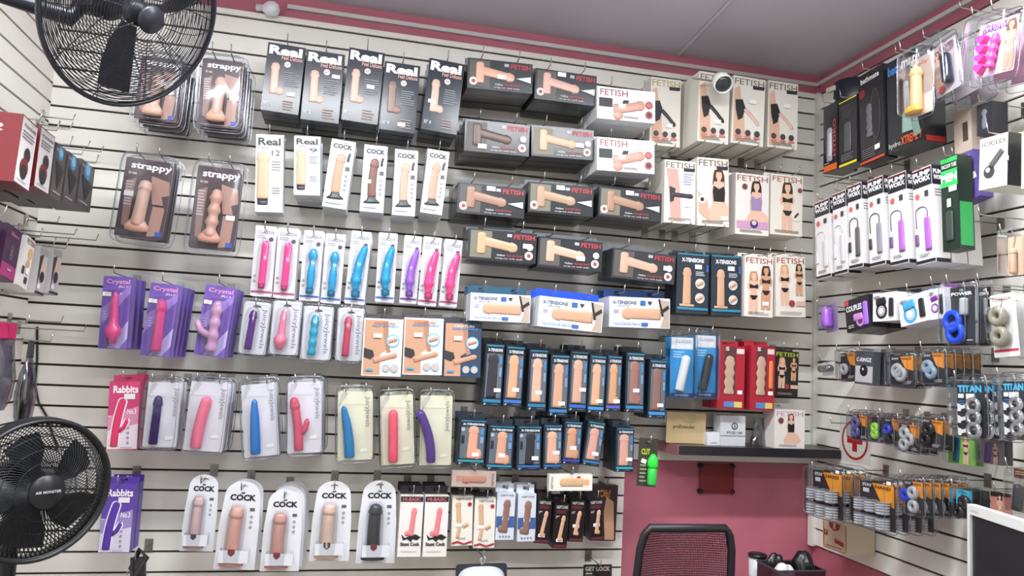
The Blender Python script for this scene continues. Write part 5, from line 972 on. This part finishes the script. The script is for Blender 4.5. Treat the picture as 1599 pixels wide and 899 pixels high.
# ------------------------------------------------------------------ bottom edge goods
p = Pack('clear_case', 'pale clear plastic case with white handle at bottom centre', 'case', (712, 880, 790, 880, 792, 940, 710, 940), 'B', .2); p.card((46, 48, 54), .004, slot=False, rnd=.012, name='black_backing')
p.shell(.03, .06, .97, 1.0, .05, .3, 3, 'clear_dome', m=mat((206, 212, 222), .15)); hd = MB(); hd.tube([(0, -.004, p.h), (-.006, -.01, p.h + .02), (.006, -.012, p.h + .03), (.012, -.004, p.h + .02), (.004, 0, p.h)], .004, 6); obj('handle', hd, mat((200, 202, 206), .3), p.root, True); p.slotz = p.h + .028; p.hook('pale clear case at bottom centre', .03)
p = Pack('blister_card', 'black hang card with white capitals at the bottom edge', 'blister pack', (911, 881, 955, 881, 954, 945, 909, 945), 'B', .12); p.card((34, 32, 34), slot=False); p.text('GET LOCK', .06, .05, .94, .16, (196, 194, 180), .04); p.fine(.08, .2, .4, .5, 4, (190, 188, 180)); p.shell(.05, -.2, .98, 1, .02, .1, 8, 'clear_shell'); p.slotz = None; p.hook('black card with white capitals at bottom edge', .03)
p = Pack('strap_pack', 'black strap harness pack at the bottom left edge', 'blister pack', (206, 872, 230, 866, 226, 930, 200, 932), 'B', .15); p.card((60, 62, 64), slot=False)
obj('black_strap', MB().tube([(-.03, -.012, .02), (.0, -.02, .08), (.03, -.012, .13), (.01, -.02, .16), (-.02, -.012, .1), (.03, -.015, .03)], .009, 6), mat((26, 26, 30), .3), p.root, True); p.shell(-.1, -.05, 1.1, 1, .035, .1, 5, 'clear_shell'); p.slotz = p.h + .004; p.hook('black strap harness pack', .04)
# cable down the back wall behind the lower fan, bulb on the pink band
pts = [P(58, 510, 1, -.004), P(58, 560, 1, -.004), P(55, 600, 1, -.004), P(60, 628, 1, -.004), P(72, 648, 1, -.004), P(90, 700, 1, -.004)]
tag(obj('power_cable', MB().tube(pts, .004, 6), mat((24, 24, 26), .5), None, True), 'black power cable running down the back wall behind lower fan', 'cable')
c = P(424, 14, 1, -.03); r = empty('light_bulb', c); tag(r, 'white globe bulb on the pink band above the display', 'bulb')
obj('globe', MB().lathe([(.004, -.03), (.02, -.026), (.03, -.008), (.028, .012), (.016, .03), (.012, .036)], ax=Vector((-.9, .3, .1)).normalized()), mat((236, 236, 240), .3), r, True); obj('socket', MB().lathe([(.013, .034), (.014, .06)], ax=Vector((-.9, .3, .1)).normalized()), mat((220, 218, 214), .5), r, True)

# ------------------------------------------------------------------ fans
def fan(name, lab, C, n, rad, bulge_f, bulge_r, wires, rings, col, wall_arm=None, spiral=0.0, logo=None, hubr=.05, rimr=.006, solid_rim=False, pole=False):
    n = n.normalized(); a = n.cross(Vector((0, 0, 1))).normalized(); b = a.cross(n) * -1
    b = n.cross(a) * -1 if n.cross(a).z < 0 else n.cross(a)
    a = b.cross(n); r = empty(name, C); tag(r, lab, 'fan'); bk = mat(col, .35)
    def pt(q, k, h): return (a * math.cos(q) + b * math.sin(q)) * (rad * k) + n * h
    def prof(k, bl): return bl * (1 - max(0, (k - .25) / .75) ** 2.4)
    rm = MB(); rm.loop(Vector(), a, b, rad, rimr, 56, 8)
    if solid_rim:
        vs = []; ms = 56; pr = [(rad * 1.0, .02), (rad * 1.05, .012), (rad * 1.06, -.03), (rad * 1.0, -.05), (rad * .99, -.02)]
        for k, h in pr: vs += [(a * math.cos(2 * PI * j / ms) + b * math.sin(2 * PI * j / ms)) * k + n * h for j in range(ms)]
        rm.add(vs, [(i * ms + j, i * ms + (j + 1) % ms, ((i + 1) % 5) * ms + (j + 1) % ms, ((i + 1) % 5) * ms + j) for i in range(5) for j in range(ms)])
    obj('rim', rm, bk, r, True)
    for nm, bl in (('front_grille', bulge_f), ('rear_grille', -bulge_r)):
        g = MB()
        for i in range(rings):
            k = .24 + .74 * i / (rings - 1); g.loop(n * prof(k, bl), a, b, rad * k, .0013, 44, 4)
        for i in range(wires):
            q = 2 * PI * i / wires; sp = spiral * (1 if bl > 0 else -1)
            g.tube([pt(q + sp * (k - .2), k, prof(k, bl)) for k in (.2, .4, .6, .8, .92, 1.0)], .0014, 4, False)
        obj(nm, g, mat(col, .3, .3), r, True)
    hub = obj('front_badge', MB().lathe([(rad * hubr * 4.4, 0), (rad * hubr * 4.6, .006), (rad * hubr * 4.2, .012), (.002, .014)], n * (bulge_f - .004), n, 28), bk, r, True)
    if logo:
        vs, fs = text_mesh(logo, .02); wd = rad * hubr * 6.4
        obj('lettering', MB().add([n * (bulge_f + .0115) + a * ((v[0] - .5) * wd) + b * ((v[2] - .4) * wd * .11) for v in vs], fs), mat((200, 202, 204), .4), hub)
    hb = MB().lathe([(.03, -.02), (.035, .0), (.03, .03), (.01, .035)], ax=n); obj('blade_hub', hb, bk, r, True)
    for i in range(3 if not solid_rim else 5):
        q0 = 2 * PI * i / (3 if not solid_rim else 5) + .5; vs = []
        for k, w_ in ((.14, .25), (.35, .26 if not solid_rim else .42), (.6, .22 if not solid_rim else .46), (.84, .16 if not solid_rim else .36)):
            for s_ in (-1, 0, 1): vs.append(pt(q0 + s_ * w_ + .25 * k, k, .018 * s_))
        m = len(vs); vs2 = vs + [v - n * .002 for v in vs]; fs = [(i_ * 3 + j, i_ * 3 + j + 1, i_ * 3 + j + 4, i_ * 3 + j + 3) for i_ in range(3) for j in range(2)]
        obj('blade', MB().add(vs2, fs + [tuple(x + m for x in reversed(f)) for f in fs]), mat(tuple(c + 6 for c in col), .35), r, True)
    mo = obj('motor', MB().lathe([(.03, -.03), (.055, -.04), (.06, -.09), (.055, -.14), (.03, -.155)], n * (-bulge_r + .02), n, 24), bk, r, True)
    if wall_arm is not None:
        w0 = wall_arm - C; e = n * (-bulge_r - .09); obj('arm', MB().tube([e, e + Vector((-.05, 0, -.08)), w0 * .5 + e * .5 + Vector((0, 0, -.02)), w0], [.022, .024, .018, .018], 8), bk, r, True)
        obj('wall_plate', MB().box(w0.x, w0.x + .012, w0.y - .05, w0.y + .05, w0.z - .08, w0.z + .08), bk, r)
    if pole:
        e = n * (-bulge_r - .06); base = Vector((e.x, e.y, -C.z)); obj('pole', MB().tube([e, Vector((e.x, e.y, -.1)), base + Vector((0, 0, .03))], [.03, .022, .022], 10), bk, r, True); obj('base', MB().lathe([(.2, 0), (.2, .015), (.06, .035), (.03, .06)], base, n=32), bk, r, True)
def dirv(az, el): return Vector((math.cos(el) * math.cos(az), math.cos(el) * math.sin(az), math.sin(el)))
C1 = Vector((-.575, -.967, 2.342))
fan('wall_fan', 'black wire cage wall fan at the upper left corner', C1, dirv(-.55, -.45), .25, .06, .075, 10, 26, (34, 36, 44), Vector((XL + .001, -1.15, 2.27)), .35, hubr=.032, rimr=.006)
C2 = PD(60, 764, 1.95)
fan('pedestal_fan', 'large black pedestal fan at the lower left', C2, dirv(-.80, .0), .176, .042, .06, 90, 5, (26, 28, 32), None, .95, 'AIR MONSTER', .056, .007, True, True)
